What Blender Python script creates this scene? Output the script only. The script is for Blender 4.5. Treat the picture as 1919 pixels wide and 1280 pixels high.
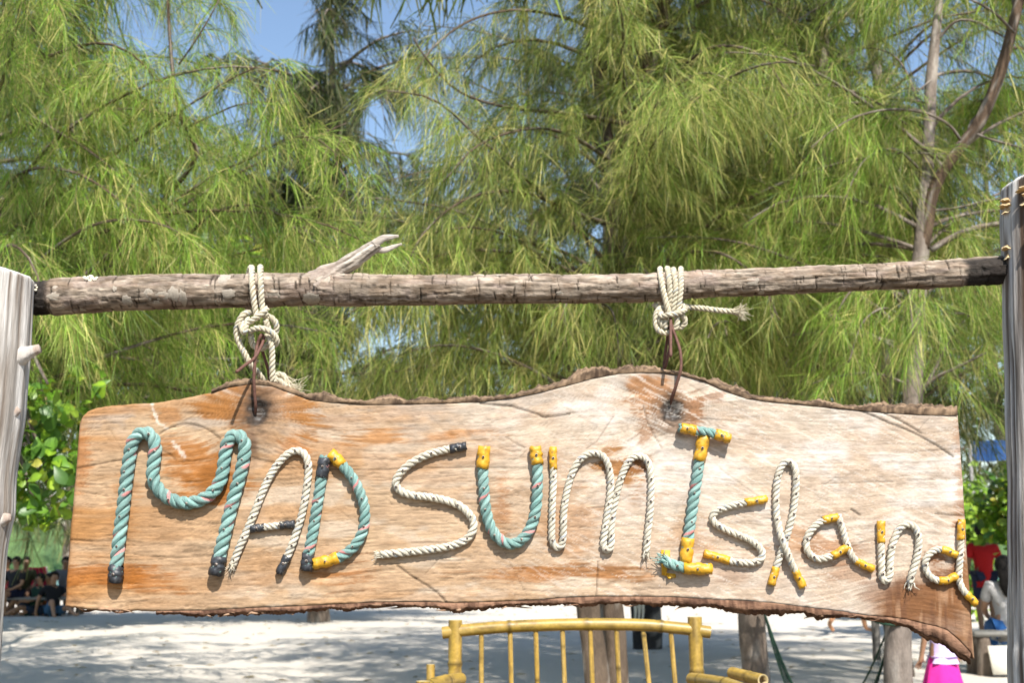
import bpy, math, random
import numpy as np
from math import radians as R
from mathutils import Vector, Matrix

scene = bpy.context.scene
for o in list(bpy.data.objects):
    bpy.data.objects.remove(o)

# ------------------------------------------------------------------ camera
FPX = 2239.0                       # focal length in pixels of the 1919-wide photograph (42 mm)
PITCH = math.atan(410.0 / FPX)
EYE = 1.2
cam_d = bpy.data.cameras.new('camera')
cam_d.sensor_width = 36.0
cam_d.lens = 36.0 * FPX / 1919.0
cam_d.clip_start = 0.05
cam_d.clip_end = 6000
cam_d.dof.use_dof = True
cam_d.dof.focus_distance = 2.36
cam_d.dof.aperture_fstop = 8.0
cam = bpy.data.objects.new('camera', cam_d)
scene.collection.objects.link(cam)
cam.location = (0, 0, EYE)
cam.rotation_euler = (math.pi / 2 + PITCH, 0, 0)
scene.camera = cam

# ------------------------------------------------------------------ sky and sun
SUN_FROM = Vector((0.30, -1.0, 1.20)).normalized()
world = bpy.data.worlds.new('World')
scene.world = world
world.use_nodes = True
wn = world.node_tree
wn.nodes.clear()
sky = wn.nodes.new('ShaderNodeTexSky')
sky.sky_type = 'NISHITA'
sky.sun_disc = False
sky.sun_elevation = math.asin(SUN_FROM.z)
sky.sun_rotation = math.atan2(SUN_FROM.x, SUN_FROM.y)
sky.air_density = 1.1
sky.dust_density = 0.4
sky.ozone_density = 1.0
bg = wn.nodes.new('ShaderNodeBackground')
bg.inputs['Strength'].default_value = 0.125
wo = wn.nodes.new('ShaderNodeOutputWorld')
wn.links.new(sky.outputs[0], bg.inputs[0])
wn.links.new(bg.outputs[0], wo.inputs[0])
sun_d = bpy.data.lights.new('sun', 'SUN')
sun_d.energy = 5.0
sun_d.angle = R(0.53)
sun_d.color = (1.0, 0.955, 0.88)
sun = bpy.data.objects.new('sun', sun_d)
scene.collection.objects.link(sun)
sun.rotation_euler = SUN_FROM.to_track_quat('Z', 'Y').to_euler()
sun.location = (2, -8, 12)

scene.view_settings.view_transform = 'Standard'
scene.view_settings.look = 'None'
scene.view_settings.gamma = 1.0
scene.view_settings.use_curve_mapping = False
scene.view_settings.exposure = 0.70
scene.cycles.max_bounces = 8
scene.cycles.transparent_max_bounces = 24
scene.cycles.use_denoising = True
scene.cycles.sample_clamp_indirect = 4.0

# ------------------------------------------------------------------ helpers
COL = scene.collection
cp, sp_ = math.cos(PITCH), math.sin(PITCH)

def U(px, py, Y):
    """point of the place seen at (px, py) of the photograph, Y metres in front of the camera"""
    x = (px - 959.5) / FPX
    y = (640.0 - py) / FPX
    dy = cp - y * sp_
    dz = sp_ + y * cp
    k = Y / dy
    return Vector((x * k, Y, EYE + dz * k))

def UA(px, py, Y):
    px = np.asarray(px, float); py = np.asarray(py, float); Y = np.asarray(Y, float)
    x = (px - 959.5) / FPX
    y = (640.0 - py) / FPX
    dy = cp - y * sp_
    dz = sp_ + y * cp
    k = Y / dy
    return np.stack([x * k, Y + 0 * x, EYE + dz * k], -1)

def GX(px, Y):
    return (px - 959.5) / FPX * Y * 1.0

def smooth(a, b, x):
    t = np.clip((x - a) / (b - a), 0, 1)
    return t * t * (3 - 2 * t)

_perm = {}
def vnoise(x, y, seed=0):
    if seed not in _perm:
        _perm[seed] = np.random.default_rng(seed + 1000).random((256, 256))
    T = _perm[seed]
    xi = np.floor(x).astype(int); yi = np.floor(y).astype(int)
    fx = x - xi; fy = y - yi
    fx = fx * fx * (3 - 2 * fx); fy = fy * fy * (3 - 2 * fy)
    a = T[xi & 255, yi & 255]; b = T[(xi + 1) & 255, yi & 255]
    c = T[xi & 255, (yi + 1) & 255]; d = T[(xi + 1) & 255, (yi + 1) & 255]
    return (a * (1 - fx) + b * fx) * (1 - fy) + (c * (1 - fx) + d * fx) * fy

def fbm(x, y, seed=0, oct=4, gain=0.5):
    s = 0; a = 1; t = 0
    for i in range(oct):
        s = s + a * vnoise(x * 2 ** i + 17.3 * i, y * 2 ** i + 9.1 * i, seed + i)
        t += a; a *= gain
    return s / t

def mesh_np(name, V, quads=None, tris=None, polys=None, col=None, smooth_=True, mats=()):
    me = bpy.data.meshes.new(name)
    V = np.asarray(V, np.float32)
    loops = []; starts = []; n = 0
    if quads is not None and len(quads):
        q = np.asarray(quads, np.int32)
        loops.append(q.ravel()); starts.append(n + np.arange(len(q)) * 4); n += q.size
    if tris is not None and len(tris):
        q = np.asarray(tris, np.int32)
        loops.append(q.ravel()); starts.append(n + np.arange(len(q)) * 3); n += q.size
    if polys is not None:
        for p in polys:
            loops.append(np.asarray(p, np.int32)); starts.append(np.array([n])); n += len(p)
    L = np.concatenate(loops); S = np.concatenate(starts)
    me.vertices.add(len(V)); me.vertices.foreach_set('co', V.ravel())
    me.loops.add(len(L)); me.loops.foreach_set('vertex_index', L)
    me.polygons.add(len(S)); me.polygons.foreach_set('loop_start', S.astype(np.int32))
    me.update(calc_edges=True)
    me.validate()
    if smooth_:
        me.polygons.foreach_set('use_smooth', np.ones(len(me.polygons), bool))
    if col is not None:
        ca = me.color_attributes.new('Col', 'FLOAT_COLOR', 'POINT')
        c = np.ones((len(V), 4), np.float32); c[:, :3] = col
        ca.data.foreach_set('color', c.ravel())
    for m in mats:
        me.materials.append(m)
    return me

def obj(name, me, parent=None, label=None, cat=None, group=None, kind=None, loc=None):
    o = bpy.data.objects.new(name, me)
    COL.objects.link(o)
    if parent is not None:
        o.parent = parent
    if loc is not None:
        o.location = loc
    tag(o, label, cat, group, kind)
    return o

def tag(o, label=None, cat=None, group=None, kind=None):
    if label: o['label'] = label
    if cat: o['category'] = cat
    if group: o['group'] = group
    if kind: o['kind'] = kind
    return o

def empty(name, loc, label, cat, group=None):
    o = bpy.data.objects.new(name, None)
    COL.objects.link(o)
    o.location = loc
    o.empty_display_size = 0.1
    return tag(o, label, cat, group)

def child(name, me, root, **kw):
    """part whose vertices are in world coordinates, under a thing standing at root.location"""
    o = obj(name, me, root, **kw)
    p = root; off = Vector((0, 0, 0))
    while p is not None:
        off += p.location; p = p.parent
    o.location = -off
    return o

def sub(name, me, part, **kw):
    """sub-part sharing the world coordinates of its part"""
    return obj(name, me, part, **kw)

def catmull(P, step):
    P = np.asarray(P, float)
    if len(P) == 2:
        n = max(2, int(np.linalg.norm(P[1] - P[0]) / step) + 1)
        t = np.linspace(0, 1, n)[:, None]
        return P[0] * (1 - t) + P[1] * t
    E = np.vstack([2 * P[0] - P[1], P, 2 * P[-1] - P[-2]])
    out = []
    for i in range(1, len(E) - 2):
        p0, p1, p2, p3 = E[i - 1], E[i], E[i + 1], E[i + 2]
        t = np.linspace(0, 1, 24, endpoint=False)[:, None]
        out.append(0.5 * ((2 * p1) + (-p0 + p2) * t + (2 * p0 - 5 * p1 + 4 * p2 - p3) * t ** 2 + (-p0 + 3 * p1 - 3 * p2 + p3) * t ** 3))
    out.append(E[-2][None])
    D = np.vstack(out)
    s = np.concatenate([[0], np.cumsum(np.linalg.norm(np.diff(D, axis=0), axis=1))])
    n = max(3, int(s[-1] / step) + 1)
    q = np.linspace(0, s[-1], n)
    return np.stack([np.interp(q, s, D[:, k]) for k in range(3)], -1)

def frames(C):
    T = np.gradient(C, axis=0)
    T /= np.linalg.norm(T, axis=1)[:, None] + 1e-12
    N = np.zeros_like(T)
    r = np.array([0, -1.0, 0.13]) if abs(T[0][1]) < 0.9 else np.array([1.0, 0, 0])
    n = r - T[0] * (r @ T[0]); n /= np.linalg.norm(n)
    N[0] = n
    for i in range(1, len(T)):
        n = N[i - 1] - T[i] * (N[i - 1] @ T[i])
        N[i] = n / (np.linalg.norm(n) + 1e-12)
    B = np.cross(T, N)
    return T, N, B

def tube_arrays(C, rad, sides=8, caps=True, wob=None, base=0):
    """returns V, quads, polys for a tube along C; rad scalar/array or (n, sides)"""
    C = np.asarray(C, float)
    T, N, B = frames(C)
    a = np.linspace(0, 2 * np.pi, sides, endpoint=False)
    rad = np.asarray(rad, float)
    if rad.ndim == 0: rad = np.full((len(C), sides), float(rad))
    elif rad.ndim == 1: rad = np.repeat(rad[:, None], sides, 1)
    if wob is not None: rad = rad * wob
    V = C[:, None, :] + rad[:, :, None] * (np.cos(a)[None, :, None] * N[:, None, :] + np.sin(a)[None, :, None] * B[:, None, :])
    n = len(C)
    i = np.arange(n - 1)[:, None] * sides; j = np.arange(sides)[None, :]; j2 = (j + 1) % sides
    Q = np.stack([i + j, i + j2, i + sides + j2, i + sides + j], -1).reshape(-1, 4) + base
    polys = []
    if caps:
        polys = [list(base + np.arange(sides)[::-1]), list(base + (n - 1) * sides + np.arange(sides))]
    return V.reshape(-1, 3), Q, polys

class MB:
    """collects tubes, boxes and grids into one mesh"""
    def __init__(s): s.V = []; s.Q = []; s.P = []; s.C = []; s.n = 0
    def add(s, V, Q=None, P=None, col=None):
        V = np.asarray(V, float)
        s.V.append(V)
        if Q is not None and len(Q): s.Q.append(np.asarray(Q) + s.n)
        if P: s.P += [list(np.asarray(p) + s.n) for p in P]
        if col is None: col = (1, 1, 1)
        c = np.asarray(col, float)
        s.C.append(np.tile(c, (len(V), 1)) if c.ndim == 1 else c)
        s.n += len(V)
    def tube(s, C, rad, sides=8, col=None, wob=None, caps=True):
        V, Q, P = tube_arrays(C, rad, sides, caps, wob)
        s.add(V, Q, P, col)
    def box(s, c, size, rot=None, col=None, bev=0.0):
        c = np.asarray(c, float); h = np.asarray(size, float) / 2
        b = min(bev, h.min() * .6)
        if b <= 0:
            V = np.array([[x, y, z] for x in (-1, 1) for y in (-1, 1) for z in (-1, 1)]) * h
            P = [[0, 1, 3, 2], [4, 6, 7, 5], [0, 4, 5, 1], [2, 3, 7, 6], [0, 2, 6, 4], [1, 5, 7, 3]]
            if rot is not None: V = V @ np.array(rot).T
            s.add(V + c, None, P, col)
        else:
            import bmesh
            bm = bmesh.new(); bmesh.ops.create_cube(bm, size=1)
            for v in bm.verts: v.co = Vector((v.co.x * 2 * h[0], v.co.y * 2 * h[1], v.co.z * 2 * h[2]))
            bmesh.ops.bevel(bm, geom=bm.edges[:], offset=b, segments=2, affect='EDGES')
            bm.verts.ensure_lookup_table()
            V = np.array([v.co[:] for v in bm.verts]); P = [[v.index for v in f.verts] for f in bm.faces]
            bm.free()
            if rot is not None: V = V @ np.array(rot).T
            s.add(V + c, None, P, col)
    def mesh(s, name, mat, smooth_=True, col=True):
        return mesh_np(name, np.vstack(s.V), np.vstack(s.Q) if s.Q else None, None, s.P,
                       np.vstack(s.C) if col else None, smooth_, (mat,))

# ------------------------------------------------------------------ materials
def mat(name, color=None, rough=0.8, attr=False, noise=(40, 0.25), stretch=(1, 1, 1), bump=0.3, bump_scale=None,
        bump_dist=0.002, translucent=0.0, spec=0.3, emission=None, noise2=None, sheen=0.0):
    m = bpy.data.materials.new(name)
    m.use_nodes = True
    nt = m.node_tree; N = nt.nodes; L = nt.links
    N.clear()
    out = N.new('ShaderNodeOutputMaterial')
    b = N.new('ShaderNodeBsdfPrincipled')
    b.inputs['Roughness'].default_value = rough
    b.inputs['Specular IOR Level'].default_value = spec
    if sheen: b.inputs['Sheen Weight'].default_value = sheen
    tc = N.new('ShaderNodeTexCoord'); mp = N.new('ShaderNodeMapping')
    mp.inputs['Scale'].default_value = stretch
    L.new(tc.outputs['Object'], mp.inputs['Vector'])
    if attr:
        a = N.new('ShaderNodeAttribute'); a.attribute_name = 'Col'; src = a.outputs['Color']
    else:
        a = N.new('ShaderNodeRGB'); a.outputs[0].default_value = (*color, 1); src = a.outputs[0]
    for ns in [noise, noise2]:
        if not ns or not ns[1]: continue
        n = N.new('ShaderNodeTexNoise'); n.inputs['Scale'].default_value = ns[0]; n.inputs['Detail'].default_value = 6
        n.inputs['Roughness'].default_value = 0.65
        L.new(mp.outputs[0], n.inputs['Vector'])
        mr = N.new('ShaderNodeMapRange'); mr.inputs['From Min'].default_value = 0.25; mr.inputs['From Max'].default_value = 0.75
        mr.inputs['To Min'].default_value = 1 - ns[1]; mr.inputs['To Max'].default_value = 1 + ns[1]
        L.new(n.outputs['Fac'], mr.inputs['Value'])
        mx = N.new('ShaderNodeMix'); mx.data_type = 'RGBA'; mx.blend_type = 'MULTIPLY'; mx.inputs[0].default_value = 1.0
        mx.clamp_result = False
        L.new(src, mx.inputs[6]); L.new(mr.outputs[0], mx.inputs[7]); src = mx.outputs[2]
    L.new(src, b.inputs['Base Color'])
    if bump:
        n = N.new('ShaderNodeTexNoise'); n.inputs['Scale'].default_value = bump_scale or noise[0] * 2
        n.inputs['Detail'].default_value = 8; n.inputs['Roughness'].default_value = 0.65
        L.new(mp.outputs[0], n.inputs['Vector'])
        bp = N.new('ShaderNodeBump'); bp.inputs['Strength'].default_value = bump; bp.inputs['Distance'].default_value = bump_dist
        L.new(n.outputs['Fac'], bp.inputs['Height']); L.new(bp.outputs[0], b.inputs['Normal'])
    if translucent:
        t = N.new('ShaderNodeBsdfTranslucent')
        L.new(src, t.inputs['Color'])
        ms = N.new('ShaderNodeMixShader'); ms.inputs[0].default_value = translucent
        L.new(b.outputs[0], ms.inputs[1]); L.new(t.outputs[0], ms.inputs[2]); L.new(ms.outputs[0], out.inputs[0])
    else:
        L.new(b.outputs[0], out.inputs[0])
    return m

M_board = mat('sawn_wood', attr=True, rough=0.8, noise=(90, 0.12), noise2=(420, 0.16), stretch=(0.3, 1, 1), bump=0.5, bump_scale=300, bump_dist=0.0014, spec=0.15)
M_bark = mat('slab_bark', attr=True, rough=0.9, noise=(90, 0.35), stretch=(0.35, 1, 1), bump=0.7, bump_scale=150, bump_dist=0.004)
M_rope = mat('rope_fibre', attr=True, rough=0.85, spec=0.12, noise=(520, 0.30), noise2=(1500, 0.25), bump=0.9, bump_scale=1100, bump_dist=0.0012, sheen=0.2)
M_tape = mat('vinyl_tape', attr=True, rough=0.42, spec=0.5, noise=(120, 0.14), bump=0.5, bump_scale=220, bump_dist=0.0012)
M_nail = mat('nail_steel', (0.40, 0.33, 0.28), rough=0.5, noise=(300, 0.3), bump=0.2)
M_wire = mat('rusty_wire', (0.13, 0.062, 0.045), rough=0.7, noise=(160, 0.45), bump=0.6, bump_scale=400, bump_dist=0.001)
M_log = mat('log_bark', attr=True, rough=0.92, spec=0.1, noise=(70, 0.3), noise2=(300, 0.3), stretch=(0.3, 1, 1), bump=0.9, bump_scale=200, bump_dist=0.004)
M_post = mat('weathered_post', attr=True, rough=0.85, noise=(90, 0.22), noise2=(420, 0.2), stretch=(1, 1, 0.07), spec=0.1, bump=0.9, bump_scale=190, bump_dist=0.003)
M_lichen = mat('lichen', (0.36, 0.31, 0.25), rough=0.95, noise=(220, 0.25), bump=0.6, bump_scale=300, bump_dist=0.001)
M_shell = mat('chalky_shell', (0.74, 0.66, 0.52), rough=0.8, noise=(260, 0.2), bump=0.4)
M_fungus = mat('bracket_fungus', attr=True, rough=0.75, noise=(160, 0.2), bump=0.4)
M_needle = mat('needle', attr=True, rough=0.5, noise=(3, 0.0), bump=0, translucent=0.40, spec=0.35)
M_treebark = mat('tree_bark', attr=True, rough=0.9, noise=(16, 0.35), noise2=(80, 0.25), stretch=(1, 1, 0.35), bump=0.8, bump_scale=40, bump_dist=0.015)
M_leaf = mat('broad_leaf', attr=True, rough=0.38, noise=(30, 0.1), bump=0.2, bump_scale=60, translucent=0.35, spec=0.4)
M_sand = mat('pale_sand', (0.575, 0.525, 0.455), rough=0.95, noise=(1.3, 0.06), noise2=(60, 0.10), bump=0.6, bump_scale=9, bump_dist=0.04)
M_bounce_cut = mat('bounce_cut_brown', (0.135, 0.105, 0.075), rough=0.95, noise=(3, 0.3), noise2=(90, 0.4), bump=0.8, bump_scale=60, bump_dist=0.02)  # dark brown for the added ground sheet that limits sand bounce
M_bamboo = mat('bamboo', attr=True, rough=0.42, noise=(14, 0.35), noise2=(90, 0.25), stretch=(1, 1, 1), bump=0.15, bump_scale=60, spec=0.5)
M_skin = mat('skin', attr=True, rough=0.55, noise=(40, 0.06), bump=0.1)
M_cloth = mat('cloth', attr=True, rough=0.9, noise=(30, 0.12), bump=0.4, bump_scale=60, bump_dist=0.006)
M_plank = mat('grey_plank', (0.25, 0.24, 0.22), rough=0.85, noise=(20, 0.3), stretch=(0.2, 1, 1), bump=0.4)
M_water = mat('sea_water', (0.05, 0.22, 0.30), rough=0.12, noise=(0.05, 0.15), bump=0.3, bump_scale=1.5, bump_dist=0.05, spec=0.5)
M_hill = mat('wooded_hill', attr=True, rough=1.0, noise=(0.8, 0.4), bump=0.8, bump_scale=1.2, bump_dist=0.8)
M_twine = mat('green_twine', (0.03, 0.075, 0.045), rough=0.7, noise=(200, 0.2), bump=0.2, translucent=0.2)
M_tarp = mat('blue_tarp', (0.02, 0.14, 0.50), rough=0.45, noise=(6, 0.2), bump=0.5, bump_scale=5, bump_dist=0.05)
M_paper = mat('white_panel', (0.72, 0.68, 0.58), rough=0.7, noise=(20, 0.1), bump=0.1)
# ------------------------------------------------------------------ ground, sea, far shore
def ground():
    ys = np.concatenate([np.linspace(-40, 2, 22), np.linspace(2.5, 34, 150), np.linspace(34.5, 62, 60)])
    xs = np.concatenate([np.linspace(-160, -21, 20), np.linspace(-20, 20, 130), np.linspace(21, 160, 20)])
    X, Y = np.meshgrid(xs, ys)
    Z = 0.10 * (fbm(X / 6, Y / 6, 3, 3) - 0.5) + 0.035 * (fbm(X / 0.9, Y / 0.9, 7, 3) - 0.5)
    Z *= smooth(-30, 4, Y) * 0 + 1
    Z = Z - 0.9 * smooth(46, 62, Y)
    V = np.stack([X, Y, Z], -1).reshape(-1, 3)
    nx, ny = len(xs), len(ys)
    i = (np.arange(ny - 1)[:, None] * nx + np.arange(nx - 1)[None, :])
    Q = np.stack([i, i + 1, i + nx + 1, i + nx], -1).reshape(-1, 4)
    obj('sand_ground', mesh_np('sand_ground', V, Q, mats=(M_sand,)), kind='structure')
    V = np.array([[-4000, 40, -0.35], [4000, 40, -0.35], [4000, 5000, -0.35], [-4000, 5000, -0.35]])
    obj('sea', mesh_np('sea', V, [[0, 1, 2, 3]], mats=(M_water,)), kind='structure')
ground()

def bounce_cut():
    # unseen brown ground sheet, added to cut sand bounce light on the sign
    ys = np.concatenate([np.linspace(-40, 0, 40), np.linspace(.4, 9.4, 46)]); xs = np.linspace(-40, 40, 120)
    X, Y = np.meshgrid(xs, ys)
    w = smooth(-6, 9.4, Y)
    Y = Y + w * (1.6 * (fbm(X / 2.2, X * 0, 15, 3) - .5) - .5)
    Z = 0.10 * (fbm(X / 6, Y / 6, 3, 3) - 0.5) + 0.035 * (fbm(X / 0.9, Y / 0.9, 7, 3) - 0.5) + .045 - .06 * smooth(8.6, 9.6, Y)
    nx, ny = len(xs), len(ys); i = (np.arange(ny - 1)[:, None] * nx + np.arange(nx - 1)[None, :])
    Q = np.stack([i, i + 1, i + nx + 1, i + nx], -1).reshape(-1, 4)
    obj('bounce_cut_ground', mesh_np('bounce_cut_ground', np.stack([X, Y, Z], -1).reshape(-1, 3), Q, mats=(M_bounce_cut,)), kind='structure')
bounce_cut()

def far_hill():
    n, k = 500, 26
    t = np.linspace(0, 1, n)
    x = -170 + 400 * t
    h = 3.2 + 3.2 * fbm(t * 26, t * 0, 21, 5) + 1.8 * np.sin(t * 9) ** 2
    y0 = 165 + 12 * np.sin(t * 7)
    a = np.linspace(0, np.pi, k)
    X = x[:, None] + 0 * a[None]
    lump = 0.8 + 0.45 * fbm(X / 1.6, a[None] * 4 + 0 * X, 33, 3)
    Yv = y0[:, None] - np.cos(a)[None] * 9 * lump
    Zv = np.sin(a)[None] * h[:, None] * lump - 0.5
    V = np.stack([X, Yv, Zv], -1).reshape(-1, 3)
    i = (np.arange(n - 1)[:, None] * k + np.arange(k - 1)[None, :])
    Q = np.stack([i, i + k, i + k + 1, i + 1], -1).reshape(-1, 4)
    g = fbm(X / 2.2, a[None] * 5 + 0 * X, 40, 3).reshape(-1, 1)
    c = np.array([0.055, 0.10, 0.045]) * (1 - g) + np.array([0.13, 0.21, 0.07]) * g
    obj('hill', mesh_np('hill', V, Q, col=c, smooth_=False, mats=(M_hill,)), kind='structure')
far_hill()
# ------------------------------------------------------------------ the sign board
Y0 = 2.35                 # plane of the board's front face
PXM = Y0 / FPX / cp * 1.0 # metres per photograph pixel there (about 1.07 mm)
BT = 0.052                # slab thickness

TOP = [(148,792),(154,780),(163,771),(180,764),(210,760),(250,757),(290,755),(345,746),(395,736),(430,724),(470,718),(510,722),(545,735),(580,748),(620,753),(680,757),(740,757),(820,755),(900,752),(960,745),(1010,735),(1060,722),(1110,708),(1160,699),(1200,697),(1240,698),(1280,703),(1320,715),(1360,732),(1400,746),(1440,752),(1500,757),(1560,764),(1640,771),(1720,776),(1796,778)]
BOT = [(120,1137),(160,1143),(200,1145),(300,1147),(380,1146),(480,1141),(560,1138),(700,1131),(800,1130),(850,1132),(920,1130),(1000,1127),(1060,1122),(1120,1120),(1200,1120),(1260,1121),(1330,1125),(1400,1128),(1450,1132),(1520,1141),(1580,1148),(1620,1155),(1660,1158),(1700,1163),(1735,1172),(1755,1176),(1775,1183),(1795,1200),(1812,1217),(1827,1236)]
BTOP = [(395,731),(410,720),(430,709),(470,704),(510,707),(530,716),(545,722),(580,738),(620,742),(680,748),(740,743),(780,746),(850,744),(900,743),(950,737),(1000,725),(1050,708),(1100,697),(1160,690),(1200,687),(1240,688),(1280,693),(1330,710),(1370,726),(1420,739),(1450,739),(1480,748),(1530,745),(1570,755),(1640,760),(1720,764),(1794,766)]
BBOT = [(290,1150),(330,1151),(360,1156),(480,1150),(600,1143),(700,1137),(740,1136),(800,1139),(850,1144),(900,1141),(1000,1135),(1100,1136),(1200,1135),(1260,1134),(1300,1140),(1350,1141),(1400,1147),(1500,1150),(1530,1156),(1580,1157),(1660,1167),(1700,1182),(1720,1194),(1755,1197),(1780,1214),(1800,1231),(1819,1242)]

def poly(P, x):
    P = np.array(P, float)
    return np.interp(x, P[:, 0], P[:, 1])

CR = {}
def seg_dist(X, Yp, pts):
    d = np.full(X.shape, 1e9)
    for (x0, y0), (x1, y1) in zip(pts[:-1], pts[1:]):
        m = (X > min(x0, x1) - 12) & (X < max(x0, x1) + 12) & (Yp > min(y0, y1) - 12) & (Yp < max(y0, y1) + 12)
        if not m.any(): continue
        dx, dy = x1 - x0, y1 - y0
        t = np.clip(((X[m] - x0) * dx + (Yp[m] - y0) * dy) / (dx * dx + dy * dy + 1e-9), 0, 1)
        d[m] = np.minimum(d[m], np.hypot(X[m] - x0 - t * dx, Yp[m] - y0 - t * dy))
    return d

CRACKS = [  # polyline, half width, strength
    ([(126,880),(165,874),(205,866),(232,862)], 1.0, .8),
    ([(298,814),(312,805),(331,797),(350,794),(365,796),(385,803),(400,812),(412,822)], 1.2, .8),
    ([(298,842),(318,852),(330,862)], .8, .6),
    ([(470,857),(500,865),(530,870),(590,876)], .9, .6),
    ([(520,876),(600,880),(700,881),(800,878),(896,876)], .8, .55),
    ([(900,876),(990,878)], .7, .4),
    ([(745,1061),(775,1083),(800,1098),(819,1111),(835,1128),(846,1140)], 1.3, .9),
    ([(1121,1052),(1119,1090),(1117,1118)], 1.0, .7),
    ([(1613,770),(1640,781),(1667,793),(1695,804),(1722,816),(1760,838),(1787,857)], 1.4, .95),
    ([(1647,770),(1690,790),(1727,812)], 1.3, .9),
    ([(900,756),(960,762),(1000,774),(1020,782),(1040,780),(1068,776)], 1.5, .9),
    ([(948,820),(970,833),(984,840)], .8, .6), ([(935,840),(960,847),(975,845)], .7, .5),
    ([(1540,907),(1600,905),(1673,903)], .7, .5), ([(1753,963),(1780,966),(1813,966)], 1.1, .8),
    ([(1560,1040),(1620,1016),(1645,1013)], .8, .5), ([(1700,900),(1800,898)], .6, .4),
    ([(1205,760),(1213,790),(1225,815),(1240,840)], .9, .6), ([(1100,840),(1118,828),(1150,780)], .8, .5),
    ([(1280,790),(1330,785),(1380,790)], .8, .5), ([(1290,720),(1330,745),(1380,760)], .6, .35),
    ([(128,1012),(180,1016),(240,1012)], .9, .6), ([(250,1040),(330,1046),(420,1040)], .8, .6),
    ([(140,920),(200,930)], .7, .5), ([(330,980),(380,985),(430,978)], .7, .5), ([(500,905),(560,908)], .6, .4),
    ([(690,1000),(640,960)], .5, .3), ([(795,1078),(830,1040),(845,1030)], .5, .35),
    ([(1595,955),(1612,966)], 1.6, .9), ([(1350,880),(1420,930)], .5, .35), ([(1225,1000),(1300,985)], .5, .3),
    ([(1180,930),(1140,950),(1100,955)], .6, .4), ([(230,1000),(200,1005)], .8, .6), ([(420,1095),(520,1102)], .7, .4),
    ([(1250,770),(1244,790),(1262,800)], 1.4, .8), ([(1050,760),(1120,800),(1100,820)], .5, .3)]
KNOTS = [(484, 781, 28, 36, 1.0), (1259, 771, 20, 26, 1.0)]

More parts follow.
